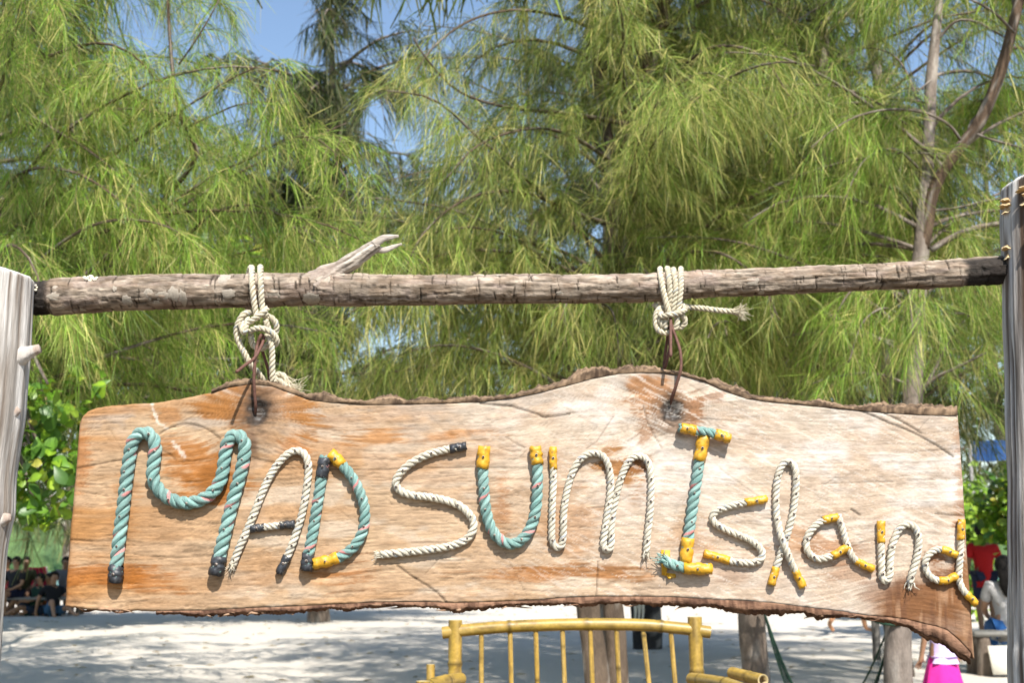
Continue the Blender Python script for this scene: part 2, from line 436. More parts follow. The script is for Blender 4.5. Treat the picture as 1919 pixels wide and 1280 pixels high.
def board_fields(X, Yp):
    rng = np.random.default_rng(5)
    # grain lines run along the slab and flow round the two knots
    W = Yp.copy()
    for kx, ky, rx, ry, a in KNOTS:
        d2 = ((X - kx) / 95) ** 2 + ((Yp - ky) / 80) ** 2
        W = W + 55 * np.exp(-d2) * np.sign(Yp - ky + 1e-3) * np.clip(np.abs(Yp - ky) / 40, 0, 1)
    d2 = ((X - 1700) / 120) ** 2 + ((Yp - 1130) / 70) ** 2
    W = W + 40 * np.exp(-d2)
    W = W + 26 * (fbm(X / 220, Yp / 120, 11, 3) - .5) + 0.02 * (X - 900)
    grain = fbm(X / 120, W / 5.0, 50, 4, .6)
    fine = fbm(X / 46, W / 2.2, 60, 3, .6)
    broad = fbm(X / 260, W / 34, 70, 3)
    blot = fbm(X / 60, Yp / 40, 80, 4)
    C = np.zeros(X.shape + (3,)) + np.array([.44, .305, .19])
    def lay(c, w):
        w = np.clip(w, 0, 1)[..., None]
        C[:] = C * (1 - w) + np.array(c) * w
    # the paler, silvered upper and right parts
    cloud = smooth(.34, .66, fbm(X / 150, Yp / 62, 73, 3))
    lay((.355, .225, .13), cloud * .55)
    pale = smooth(640, 1350, X + 1.1 * (930 - Yp)) * 0.95
    lay((.47, .375, .295), pale * (.55 + .45 * blot))
    lay((.60, .53, .47), smooth(.42, .64, blot * .6 + .4 * broad) * smooth(900, 1400, X + 1.6 * (900 - Yp)) * .85)
    lay((.36, .30, .245), smooth(.44, .62, fbm(X / 70, Yp / 22, 95, 4)) * smooth(870, 760, Yp) * .75)
    lay((.50, .405, .31), smooth(.48, .62, fbm(X / 90, Yp / 30, 97, 4)) * smooth(330, 520, X) * .6)
    # orange heart wood towards the left end and along bands
    lay((.36, .175, .06), smooth(380, 120, X) * (.15 + 1.1 * smooth(.35, .65, broad)) * .72)
    lay((.30, .115, .028), smooth(160, 118, X + (Yp - 1137) * -.08) * .5)
    lay((.35, .17, .06), smooth(.48, .68, broad) * smooth(1300, 700, X) * .40)
    blobs = [(180,1080,120,26,(.42,.15,.025),.75),(285,1090,60,30,(.40,.14,.02),.6),(150,860,22,60,(.45,.17,.035),.6),(660,1085,70,30,(.42,.16,.035),.7),
             (600,1075,60,20,(.45,.2,.05),.4),(380,880,62,58,(.45,.17,.03),.75),(345,840,50,30,(.47,.2,.05),.5),(425,772,78,50,(.40,.17,.04),.85),(565,782,42,58,(.42,.18,.04),.8),(515,748,55,26,(.42,.22,.09),.6),(450,812,40,30,(.38,.16,.04),.7),
             (545,830,40,26,(.42,.17,.04),.6),(390,900,45,40,(.36,.13,.02),.6),(320,778,30,18,(.46,.2,.05),.6),(880,810,60,12,(.52,.24,.07),.6),(710,818,70,14,(.55,.26,.08),.7),(830,818,40,9,(.5,.22,.06),.5),
             (1185,885,52,46,(.42,.20,.06),.85),(1200,875,25,20,(.28,.11,.03),.6),(1090,1072,120,16,(.38,.17,.05),.8),(1000,1080,120,14,(.45,.2,.06),.6),(940,950,24,70,(.40,.18,.06),.6),
             (1080,990,60,60,(.47,.24,.09),.45),(1228,742,58,32,(.42,.20,.07),.8),(1260,800,40,26,(.40,.27,.17),.5),(1300,770,22,36,(.34,.15,.05),.75),(1205,815,16,40,(.34,.17,.07),.6),(1340,740,20,14,(.4,.22,.11),.6),
             (1500,1010,80,26,(.48,.25,.10),.55),(1560,1030,60,26,(.42,.22,.10),.5),(1300,1000,40,60,(.5,.28,.12),.4),(1610,1075,60,16,(.40,.22,.11),.5),(1755,1045,26,30,(.30,.13,.045),.8),
             (1715,1140,80,45,(.17,.08,.038),.9),(1770,1130,50,60,(.15,.065,.03),.9),(1690,1110,30,30,(.22,.11,.055),.8),(1800,1080,26,60,(.22,.10,.045),.85),(1640,1110,36,30,(.36,.22,.13),.6),
             (1800,900,14,120,(.46,.27,.14),.6),(1806,1010,16,60,(.36,.18,.08),.6),(1795,1190,30,36,(.30,.16,.08),.75),(1365,1080,40,20,(.42,.24,.12),.4),(235,960,30,80,(.5,.23,.07),.4),(500,1060,50,40,(.5,.27,.1),.4)]
    nb = (blot - .5) * 1.7 + (grain - .5) * 1.5 + (fine - .5) * .8
    for cx, cy, rx, ry, c, a in blobs:
        d = np.hypot((X - cx) / rx, (Yp - cy) / ry)
        nb_ = nb * (.45 if c[0] < .25 else 1)
        if (cx - 482) ** 2 + (cy - 800) ** 2 < 150 ** 2 or (cx - 1259) ** 2 + (cy - 780) ** 2 < 130 ** 2:
            kx, ky = (482, 778) if cx < 900 else (1259, 770)
            ang = np.arctan2(Yp - ky, X - kx); rr_ = np.hypot(X - kx, Yp - ky)
            d = d + 1.1 * (fbm(ang * 5.5, rr_ / 70, 85, 3) - .5)
        lay(np.array(c) * np.array((.74, .72, .8)), smooth(1.15, .45, d + nb_) * min(1, a * 1.12))
    q = (Yp - 1085) + .35 * (X - 1690) + 44 * (blot - .5)
    lay((.19, .085, .035), smooth(-14, 34, q) * smooth(1590, 1680, X) * .85)
    lay((.36, .19, .085), smooth(22, -30, np.abs(X - 1812) + .4 * (1000 - Yp) * (Yp < 1000) - 6) * smooth(880, 1000, Yp) * .6)
    # streaks hanging down at the dark right corner
    st = smooth(.5, .66, fbm(X / 9, Yp / 90, 120, 3)) * smooth(1075, 1110, Yp) * smooth(1620, 1680, X)
    lay((.12, .055, .03), st * .6)
    st2 = smooth(.52, .66, fbm(X / 11 + 40, Yp / 90, 121, 3)) * smooth(1085, 1120, Yp) * smooth(1640, 1700, X)
    lay((.44, .27, .16), st2 * .45)
    # knots: dark weathered hearts with grey halos
    for i, (kx, ky, rx, ry, a) in enumerate(KNOTS):
        d = np.hypot((X - kx) / rx, (Yp - ky) / ry) + (blot - .5) * 1.3 + (fbm(X / 12, Yp / 9, 88, 3) - .5) * .9
        lay((.15, .09, .055), smooth(2.3, .9, d) * .7)
        lay((.045, .036, .03), smooth(1.15, .5, d) * .92)
        lay((.22, .21, .20), smooth(.55, .2, d) * smooth(.4, .6, fine) * .6)
    d = np.hypot((X - 475) / 15, (Yp - 835) / 40) + (blot - .5) * 1.1
    lay((.12, .07, .045), smooth(1.2, .3, d) * .75)
    # grain
    C *= (1 + .20 * (grain - .5) + .30 * (fine - .5) + .42 * (fbm(X / 16, W / 1.5, 66, 2) - .5))[..., None]
    dk = smooth(.62, .76, fbm(X / 60, W / 2.0, 150, 3)) * (1 - .5 * pale)
    C *= (1 + .34 * (fbm(X / 24, W / 11, 67, 3) - .5))[..., None]
    C *= (1 - .24 * dk)[..., None]
    # chalky scuffs left by the saw, steep on the right part
    sc = smooth(.60, .74, fbm((X + .8 * Yp) / 40, (Yp - .5 * X) / 3.0, 160, 3)) * smooth(700, 1300, X) * (1 - smooth(1540, 1640, X) * smooth(1030, 1090, Yp))
    lay((.66, .59, .51), sc * .5)
    # white paint dribbles
    for pts, w in (([(284,756),(288,772),(293,782),(296,793),(304,798),(313,804)], 3.5), ([(324,828),(331,838),(340,848),(347,858)], 4.5)):
        d = seg_dist(X, Yp, pts) + (fine - .5) * 6
        lay((.64, .58, .50), smooth(w, w * .35, d + 5 * (fbm(X / 4, Yp / 4, 141, 2) - .5)) * .62)
    H = -.0010 * (grain - .5) - .0011 * (fine - .5) - .0012 * dk + .003 * (broad - .5)
    H += .0009 * np.sin((X * .5 + Yp * .3 + 60 * blot) / 5.0) * smooth(.45, .65, fbm(X / 130, Yp / 80, 171, 2))
    for pts, w, a in CRACKS:
        m = seg_dist(X, Yp, pts) + (fine - .5) * 1.5
        k = smooth(w + 1.3, w * .3, m) * a
        C[:] = C * (1 - .72 * k[..., None])
        H -= .003 * k
    # many short checks along the grain
    for _ in range(100):
        x0 = rng.uniform(130, 1800); y0 = rng.uniform(770, 1130); ln = rng.uniform(18, 90)
        sl = rng.normal(0, .05)
        if rng.random() < .25: sl = rng.normal(0, .9); ln *= .5
        pts = [(x0, y0), (x0 + ln / 2, y0 + sl * ln / 2 + rng.normal(0, 1.5)), (x0 + ln, y0 + sl * ln)]
        k = smooth(1.7, .2, seg_dist(X, Yp, pts) + (fine - .5) * 1.2) * rng.uniform(.15, .6)
        C[:] = C * (1 - .6 * k[..., None]); H -= .0012 * k
    for kx, ky, rx, ry, a in KNOTS:
        d = np.hypot((X - kx) / rx, (Yp - ky) / ry)
        H += -.010 * smooth(.75, .1, d + (blot - .5) * .8) + .004 * np.exp(-((d - 1.4) / .5) ** 2)
    return np.clip(C * .93, .012, .85), H

def build_board():
    nu, nv = 700, 185
    u = np.linspace(0, 1, nu)
    xt = 148 + (1796 - 148) * u; xb = 120 + (1827 - 120) * u
    yt = poly(TOP, xt) + 1.6 * (fbm(xt / 9, xt * 0, 5, 2) - .5); yb = poly(BOT, xb) + 2.2 * (fbm(xb / 7, xb * 0, 6, 3) - .5)
    v = np.linspace(0, 1, nv)
    PX = xb[:, None] * (1 - v) + xt[:, None] * v
    PY = yb[:, None] * (1 - v) + yt[:, None] * v
    # ends are sawn a little unevenly
    e = np.minimum(u, 1 - u)[:, None]
    PX = PX + 3.0 * (fbm(PY / 45, PY * 0 + (u[:, None] > .5) * 40, 9, 3) - .5) * smooth(.03, 0, e)
    C, H = board_fields(PX, PY)
    P = UA(PX, PY, Y0 + 0 * PX)
    rim = smooth(0, .012, np.minimum(v, 1 - v))[None] * smooth(0, .004, e)
    P[..., 1] -= H * rim
    P[..., 1] += .004 * (1 - rim) ** 2
    ring = nv + 4
    Vall = np.zeros((nu, ring, 3)); Call = np.zeros((nu, ring, 3))
    Vall[:, :nv] = P; Call[:, :nv] = C
    for k, (vi, dy) in enumerate(((nv - 1, .018), (nv - 1, BT), (0, BT), (0, .018))):
        q = P[:, vi].copy(); q[:, 1] = Y0 + dy
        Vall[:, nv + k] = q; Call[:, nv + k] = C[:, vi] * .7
    i = np.arange(nu - 1)[:, None] * ring; j = np.arange(ring)[None]; j2 = (j + 1) % ring
    Q = np.stack([i + j, i + ring + j, i + ring + j2, i + j2], -1).reshape(-1, 4)
    caps = [list(range(ring)), list((nu - 1) * ring + np.arange(ring)[::-1])]
    me = mesh_np('board', Vall.reshape(-1, 3), Q, None, caps, Call.reshape(-1, 3), True, (M_board,))
    return me

root_pos = U(960, 1130, Y0 + BT / 2)
sign = empty('sign_board', root_pos, 'wide live edge timber slab sign with rope letters hanging below the log', 'sign')
child('board', build_board(), sign)

def bark_strip(outer, inner, xs, seed, col_a, col_b, thick=.05, jag=3.0, under=0.0):
    """bark ridge between the wood edge and the outer outline, running through the slab's depth"""
    n = len(xs); k = 12
    yo = poly(outer, xs) + jag * (.5 * fbm(xs / 31, xs * 0, seed, 3) + .5 * fbm(xs / 4.1, xs * 0 + 4, seed + 1, 3) - .5) * 3.0
    yo = poly(inner, xs) + (yo - poly(inner, xs)) * ((.5 if seed < 230 else .8) + (.9 if seed < 230 else .4) * smooth(.3, .7, fbm(xs / 55, xs * 0 + 9, seed + 2, 3)))
    yi = poly(inner, xs)
    sgn = np.sign((yo - yi).mean())
    yi2 = yi - sgn * 1.0
    dep = np.linspace(0, thick, k + 1)
    V = []; C = []
    for j in range(k + 3):
        if j == 0: py, d = yi2, .0 + 0 * xs - .0005
        elif j == k + 2: py, d = yi2, thick + 0 * xs
        else:
            d0 = dep[j - 1]
            nz = .55 * fbm(xs / 46 + .37 * j, xs * 0 + j * 2.3, seed + 3, 3) + .45 * fbm(xs / 5.3 + j * .61, xs * 0 + j * 1.9, seed + 6, 3, .6)
            py = yi + (yo - yi) * (0.25 + .75 * np.sin(np.pi * np.clip((j - .3) / (k + .6), 0, 1)) ** .45) + sgn * (nz - .5) * 17
            if j == 1: py = yi + (yo - yi) * (.35 + .5 * nz)
            d = d0 - .004 * (nz - .4) - (.004 if j < 3 else 0)
        V.append(UA(xs, py, Y0 + d))
        f = smooth(.3, .7, .6 * fbm(xs / 30 + j * .3, xs * 0 + j * 2.7, seed + 9, 4) + .4 * fbm(xs / 4.7 + j, xs * 0 + j * 1.7, seed + 12, 2))[:, None]
        C.append(np.array(col_a) * (1 - f) + np.array(col_b) * f)
    V = np.stack(V, 1); C = np.stack(C, 1); m = V.shape[1]
    i = np.arange(n - 1)[:, None] * m; j = np.arange(m - 1)[None]
    Q = np.stack([i + j, i + m + j, i + m + j + 1, i + j + 1], -1).reshape(-1, 4)
    if sgn < 0: pass
    return mesh_np('bark_edge', V.reshape(-1, 3), Q, None, [list(range(m)), list((n - 1) * m + np.arange(m))], C.reshape(-1, 3), True, (M_bark,))

child('bark_edge', bark_strip(BTOP, TOP, np.linspace(396, 1794, 620), 201, (.05, .03, .018), (.29, .195, .12)), sign, label='thin grey brown bark along the upper edge')
child('bark_edge', bark_strip(BBOT, BOT, np.linspace(292, 1819, 640), 251, (.065, .03, .018), (.30, .165, .10)), sign, label='reddish brown bark peeling along the lower edge')
def splinters():
    rng = np.random.default_rng(8); m = MB()
    for _ in range(46):
        x = rng.choice([rng.uniform(380, 600), rng.uniform(1250, 1700), rng.uniform(160, 260), rng.uniform(700, 1200)])
        y = max(poly(BBOT, x) if x > 292 else poly(BOT, x), poly(BOT, x)) - 2
        ln = rng.uniform(12, 46); s = rng.choice([-1, 1])
        a = U(x, y, Y0 + rng.uniform(-.004, .03)); b = U(x + s * ln * .6, y + 1 + rng.uniform(-1, 4), Y0 + rng.uniform(-.012, .03)); c = U(x + s * ln, y + rng.uniform(-2, 8), Y0 + rng.uniform(-.016, .03))
        C = catmull([a, b, c], .006)
        f = rng.random()
        m.tube(C, np.linspace(.0028, .0006, len(C)) * rng.uniform(.6, 1.4), 5, col=np.array((.16, .08, .045)) * (1 - f) + np.array((.42, .27, .17)) * f)
    return m.mesh('splinter', M_bark)
child('bark_splinters', splinters(), sign, kind='stuff')

# ------------------------------------------------------------------ rope
TEAL = ((.115, .265, .24), (.33, .47, .42), (.70, .26, .24))
WHITE = ((.56, .495, .37), (.74, .685, .565), (.36, .39, .42))

def rope_arrays(mb, C, Rr, pal, seed, pitch=4.5, sides=12, tracer=True):
    C = np.asarray(C, float); n = len(C)
    T, N, B = frames(C)
    s = np.concatenate([[0], np.cumsum(np.linalg.norm(np.diff(C, axis=0), axis=1))])
    ph0 = (seed * 1.7) % 6.28
    th = 2 * np.pi * s / (pitch * Rr) + 1.6 * (fbm(s / (Rr * 9), 0 * s + seed, 298, 2) - .5)
    a = np.linspace(0, 2 * np.pi, sides, endpoint=False)
    rs, off = Rr * .505, Rr * .53
    for k in range(3):
        p = th + ph0 + k * 2 * np.pi / 3
        wob = 1 + .06 * (fbm(s / Rr, s * 0 + k * 9 + seed, 300, 2) - .5)
        ctr = C + off * (np.cos(p)[:, None] * N + np.sin(p)[:, None] * B)
        er = np.cos(p)[:, None] * N + np.sin(p)[:, None] * B
        et = -np.sin(p)[:, None] * N + np.cos(p)[:, None] * B
        ax = T + et * (off * 2 * np.pi / (pitch * Rr)); ax /= np.linalg.norm(ax, axis=1)[:, None]
        e2 = np.cross(ax, er)
        V = ctr[:, None] + rs * wob[:, None, None] * (np.cos(a)[None, :, None] * er[:, None] + np.sin(a)[None, :, None] * e2[:, None])
        f = fbm(s[:, None] / (Rr * 2.5) + 0 * a, a[None] * 1.2 + k * 7 + 0 * s[:, None], 310 + seed % 7, 3)
        f2 = fbm(s[:, None] / .09 + 0 * a, a[None] * 0 + k + 0 * s[:, None], 330 + seed % 5, 2)
        cc = np.array(pal[0]) * (1 - f[..., None]) + np.array(pal[1]) * f[..., None]
        cc = cc * (.72 + .56 * f2[..., None])
        # yarns: fine lines along the strand
        cc = cc * (1 - .30 * (np.cos(a[None] * 4 + k + s[:, None] / (Rr * 1.6)) > .45)[..., None]) * (.86 + .28 * np.random.default_rng(seed).random((n, sides, 1)))
        if tracer:
            tr = (np.cos(a[None] - s[:, None] / (Rr * 1.15) - seed) > (.88 if k == 0 else 2)) & (vnoise(s[:, None] / (Rr * 2.2) + seed * 3.1, 0 * s[:, None], 350) > .35)
            cc = np.where(tr[..., None], np.array(pal[2]) * .9, cc)
        V = V.reshape(-1, 3)
        i = np.arange(n - 1)[:, None] * sides; j = np.arange(sides)[None]; j2 = (j + 1) % sides
        Q = np.stack([i + j, i + j2, i + sides + j2, i + sides + j], -1).reshape(-1, 4)
        mb.add(V, Q, [list(np.arange(sides)[::-1]), list((n - 1) * sides + np.arange(sides))], cc.reshape(-1, 3))

def on_board(pts, rpx, lift=None):
    P = np.array(pts, float)
    r = rpx * PXM
    W = UA(P[:, 0], P[:, 1], np.full(len(P), Y0 - r * .93))
    if lift is not None:
        W[:, 1] -= np.array(lift) * PXM
    return catmull(W, r * .36)

def arclen_at(C, p):
    d = np.linalg.norm(C[:, [0, 2]] - np.array([p.x, p.z]), axis=1)
    return int(d.argmin())

def tape_mesh(C, i0, i1, r, color, seed, ragged=True):
    seg = C[i0:i1 + 1]
    n = max(12, len(seg)); idx = np.linspace(0, len(seg) - 1, n)
    P = np.stack([np.interp(idx, np.arange(len(seg)), seg[:, k]) for k in range(3)], -1)
    T, N, B = frames(P); sides = 20
    a = np.linspace(0, 2 * np.pi, sides, endpoint=False)
    s = np.linspace(0, 1, n) * n * .35
    A, S = np.meshgrid(a, s)
    nz = fbm(S * 1.3 + seed, (np.cos(A) + np.sin(A * 2)) * 1.3 + seed, 400, 3)
    ridge = .06 * np.sign(np.sin(S * 2.4 + A * .5 + seed))
    rad = r * (1.085 + .26 * (nz - .5) + ridge)
    jit = np.zeros((n, sides)); jit[0] = -r * .9 * fbm(np.cos(a) * 4 + seed, np.sin(a) * 4, 401, 3); jit[-1] = r * .9 * fbm(np.cos(a) * 4 + seed, np.sin(a) * 4 + 5, 402, 3)
    V = P[:, None] + rad[..., None] * (np.cos(A)[..., None] * N[:, None] + np.sin(A)[..., None] * B[:, None]) + jit[..., None] * T[:, None]
    f = fbm(S * 2.1 + seed * 2, A * 1.9, 410, 3)
    cc = np.tile(np.array(color), (n, sides, 1)) * (.8 + .4 * f[..., None])
    worn = .6 * smooth(.62, .72, fbm(S * 1.6 + A * .6 + seed, A * 7.1 - S * 1.5 + seed, 420, 4))
    wc = np.array((.16, .10, .03)) if color[0] > .3 else np.array((.10, .10, .10))
    cc = cc * (1 - worn[..., None]) + wc * worn[..., None]
    i = np.arange(n - 1)[:, None] * sides; j = np.arange(sides)[None]; j2 = (j + 1) % sides
    Q = np.stack([i + j, i + j2, i + sides + j2, i + sides + j], -1).reshape(-1, 4)
    inner = [list(np.arange(sides)[::-1]), list((n - 1) * sides + np.arange(sides))]
    return mesh_np('tape_wrap', V.reshape(-1, 3), Q, None, inner, cc.reshape(-1, 3), True, (M_tape,))

def fray_mesh(end, direction, r, n, pal, seed, length=None, spread=.55):
    rng = np.random.default_rng(seed); m = MB()
    d = np.array(direction, float); d /= np.linalg.norm(d); e = np.array(end, float)
    L = length or r * 2.2
    for _ in range(n):
        o = rng.normal(0, .35, 3) * r; o -= d * (o @ d)
        s = o / r * spread + rng.normal(0, .22, 3)
        p1 = e + o + (d + s) * L * .45; p2 = e + o + (d + s * 1.5 + rng.normal(0, .2, 3)) * L * rng.uniform(.6, 1)
        C = catmull([e + o - d * L * .25, p1, p2], L / 6)
        f = rng.random()
        m.tube(C, np.linspace(r * .13, r * .06, len(C)), 4, np.array(pal[0]) * (1 - f) + np.array(pal[1]) * f)
    return m.mesh('frayed_end', M_rope)

def nail_mesh():
    m = MB(); a = np.linspace(0, 2 * np.pi, 10, endpoint=False)
    V = []
    for y, r in ((.004, .0024), (0.0, .0031), (-.0009, .0030), (-.0013, .0018)):
        V += [[r * math.cos(t), y, r * math.sin(t)] for t in a]
    i = np.arange(3)[:, None] * 10; j = np.arange(10)[None]; j2 = (j + 1) % 10
    Q = np.stack([i + j, i + 10 + j, i + 10 + j2, i + j2], -1).reshape(-1, 4)
    m.add(V, Q, [list(30 + np.arange(10)), list(np.arange(10)[::-1])])
    return m.mesh('nail', M_nail, False, False)
NAIL = nail_mesh()

YEL = (.60, .315, .018); BLK = (.028, .030, .035)
def letter(ch, tone, pieces, group_label):
    """pieces: dicts pts, r, tapes [(i0,i1,color)] in path fractions, fray"""
    pal = TEAL if tone == 'teal' else WHITE
    m = MB(); extra = []; nails = []
    for q, pc in enumerate(pieces):
        pc['r'] *= .95 if tone == 'teal' else .91
        r = pc['r'] * PXM
        C = on_board(pc['pts'], pc['r'], pc.get('lift'))
        seed = sum(map(ord, ch)) + q * 13 + int(pc['pts'][0][0]) % 29
        rope_arrays(m, C, r, pal, seed)
        n = len(C)
        s = np.linspace(0, 1, n)
        for (f0, f1, c) in pc.get('tapes', ()):
            i0, i1 = int(round(f0 * (n - 1))), int(round(f1 * (n - 1)))
            extra.append(('tape_wrap', tape_mesh(C, min(i0, i1), max(i0, i1), r, c, seed + int(f0 * 10))))
        for e in pc.get('fray', ()):
            if e == 0: extra.append(('frayed_end', fray_mesh(C[0], C[0] - C[3], r, 30, pal, seed, length=r * 1.5, spread=.42)))
            else: extra.append(('frayed_end', fray_mesh(C[-1], C[-1] - C[-4], r, 30, pal, seed, length=r * 1.5, spread=.42)))
        step = (44 if pc['r'] > 9 else 36) * PXM
        L = np.linalg.norm(np.diff(C, axis=0), axis=1).sum()
        k = max(1, int(L / step)); rng = random.Random(seed)
        for t in range(k):
            f = (t + .5 + rng.uniform(-.2, .2)) / k
            p = C[int(f * (n - 1))]
            taped = any(min(a, b) - .01 <= f <= max(a, b) + .01 for a, b, _ in pc.get('tapes', ()))
            if taped: continue
            nails.append((p[0] + rng.uniform(-.18, .18) * r, p[1] - r * 1.02, p[2] + rng.uniform(-.1, .1) * r, rng))
        for (a, b, _) in pc.get('tapes', ()):
            p = C[int((a + b) / 2 * (n - 1))]
            nails.append((p[0], p[1] - r * 1.17, p[2], rng))
    part = child('rope_letter', m.mesh('rope_letter', M_rope), sign, label=group_label)
    for nm, me in extra: sub(nm, me, part)
    for x, y, z, rng in nails:
        o = obj('nail', NAIL, part)
        o.location = (x, y, z); o.rotation_euler = (rng.uniform(-.3, .3), rng.uniform(0, 3), rng.uniform(-.3, .3))
        s = rng.uniform(.62, .9); o.scale = (s, 1, s)

letter('M', 'teal', [dict(r=13, pts=[(216,1086),(219,1050),(224,1005),(231,950),(238,890),(246,838),(256,818),(269,811),(283,816),(291,836),(289,862),(286,886),(291,908),(307,928),(330,940),(355,943),(382,935),(403,918),(416,892),(421,858),(426,832),(438,816),(452,820),(459,838),(455,870),(446,905),(434,948),(424,990),(413,1035),(406,1072)], tapes=[(0,.022,BLK),(.974,1,BLK)])], 'teal rope letter M')
letter('A', 'white', [dict(r=8, pts=[(436,1060),(448,1028),(462,997),(478,958),(495,915),(515,878),(537,853),(555,845),(570,851),(578,872),(576,905),(568,955),(555,1000),(542,1035),(525,1072)], tapes=[(.945,1,BLK)], fray=[0]),
    dict(r=7.5, pts=[(474,991),(500,988),(525,985),(549,983)], tapes=[(0,.24,BLK),(.72,1,BLK)])], 'white rope letter A')
letter('D', 'teal', [dict(r=11, pts=[(609,856),(602,900),(594,950),(586,1000),(578,1040),(574,1064)], tapes=[(.03,.17,BLK),(.90,1,BLK)]),
    dict(r=10.5, pts=[(622,853),(636,866),(655,888),(671,915),(681,943),(684,966),(680,995),(666,1022),(645,1040),(622,1050),(592,1056)], tapes=[(0,.085,YEL),(.87,1,YEL)])], 'teal rope letter D')
letter('S', 'white', [dict(r=8.3, pts=[(870,837),(840,842),(800,853),(768,870),(748,890),(741,906),(750,920),(770,928),(810,933),(850,943),(874,958),(887,978),(885,997),(868,1015),(830,1027),(775,1034),(714,1040)], tapes=[(0,.042,BLK)], fray=[1])], 'white rope letter S')
letter('U', 'teal', [dict(r=11, pts=[(907,842),(905,880),(907,920),(910,952),(918,985),(933,1008),(953,1020),(974,1015),(991,995),(1003,962),(1007,920),(1007,880),(1004,842)], tapes=[(0,.082,YEL),(.945,1,YEL)])], 'teal rope letter U')
letter('m', 'white', [dict(r=7.4, pts=[(1036,842),(1037,900),(1035,950),(1034,1005),(1038,1022),(1046,1027),(1054,1018),(1056,990),(1057,955),(1065,910),(1078,874),(1097,854),(1118,850),(1134,860),(1143,885),(1144,920),(1138,965),(1132,1005),(1131,1024),(1138,1032),(1145,1022),(1146,985),(1153,938),(1166,890),(1181,862),(1199,855),(1214,866),(1220,895),(1219,950),(1214,1000),(1211,1036)], tapes=[(0,.036,YEL)], fray=[1])], 'white rope letter m after the U')
letter('I', 'teal', [dict(r=11, pts=[(1318,822),(1312,858),(1304,910),(1296,965),(1289,1015),(1286,1050)], tapes=[(0,.17,YEL),(.84,1,YEL)]),
    dict(r=9.5, pts=[(1272,803),(1297,807),(1333,813),(1366,823)], tapes=[(.06,.28,YEL),(.74,.96,YEL)], lift=[8,9,9,8]),
    dict(r=10.5, pts=[(1246,1052),(1264,1060),(1295,1066),(1328,1067)], tapes=[(.5,1,YEL)], fray=[0], lift=[3,4,5,3])], 'teal rope capital letter I with cross bars')
letter('s', 'white', [dict(r=7.4, pts=[(1434,936),(1400,942),(1367,949),(1343,959),(1335,971),(1346,986),(1376,1000),(1408,1014),(1427,1032),(1426,1048),(1410,1055),(1380,1054),(1352,1047),(1322,1038)], tapes=[(0,.105,YEL),(.88,1,YEL)])], 'white rope small letter s')
letter('l', 'white', [dict(r=7.4, pts=[(1446,1094),(1455,1063),(1466,1030),(1479,990),(1488,950),(1492,905),(1490,878),(1478,866),(1466,872),(1457,898),(1454,935),(1456,970),(1462,1005),(1471,1030),(1482,1056),(1494,1078),(1504,1098)], tapes=[(0,.058,YEL),(.945,1,YEL)], lift=[0,0,0,0,0,0,0,0,0,0,0,0,7,9,6,0,0])], 'white rope small letter l with a loop')
letter('a', 'white', [dict(r=7.4, pts=[(1567,970),(1543,976),(1523,991),(1511,1014),(1515,1036),(1533,1048),(1560,1042),(1588,1026)], tapes=[(0,.13,YEL),(.83,1,YEL)]),
    dict(r=7.2, pts=[(1570,966),(1578,990),(1587,1020),(1599,1046),(1616,1058),(1634,1066)], tapes=[(.76,1,YEL)], lift=[2,0,0,0,0,0])], 'white rope small letter a')
letter('n', 'white', [dict(r=7.4, pts=[(1651,980),(1651,1025),(1652,1062),(1653,1082),(1660,1090),(1667,1080),(1668,1055),(1673,1020),(1684,994),(1700,983),(1715,990),(1722,1015),(1717,1050),(1708,1080),(1705,1094)], tapes=[(0,.10,YEL)], fray=[1])], 'white rope small letter n')
letter('d', 'white', [dict(r=7.2, pts=[(1790,1040),(1768,1031),(1749,1033),(1735,1049),(1735,1068),(1748,1085),(1770,1089),(1790,1081)], tapes=[(0,.17,YEL),(.80,1,YEL)]),
    dict(r=7.0, pts=[(1801,978),(1800,1020),(1798,1058),(1797,1085),(1803,1104),(1815,1118),(1827,1130)], tapes=[(0,.20,YEL),(.88,1,YEL)], lift=[2,2,1,1,1,1,1])], 'white rope small letter d')
# loose flap of yellow tape beside the I
def flap(pts, name='tape_wrap'):
    m = MB()
    for dy in (0,):
        V = [U(x, y, Y0 - .004 - .006 * (k % 2)) for k, (x, y) in enumerate(pts)]
        V2 = [v + Vector((0, .0012, 0)) for v in V]
        n = len(pts)
        m.add([*V, *V2], None, [list(range(n)), list(range(2 * n - 1, n - 1, -1))] + [[i, i + n, (i + 1) % n + n, (i + 1) % n] for i in range(n)], YEL)
    return m.mesh(name, M_tape, smooth_=False)
child('tape_flap', flap([(1239,1031),(1256,1032),(1255,1046),(1248,1080),(1240,1078)]), sign, label='loose strip of yellow tape by the foot of the I')
child('tape_flap', flap([(1247,1074),(1266,1076),(1267,1083),(1252,1086)]), sign, label='small scrap of yellow tape under the foot of the I')
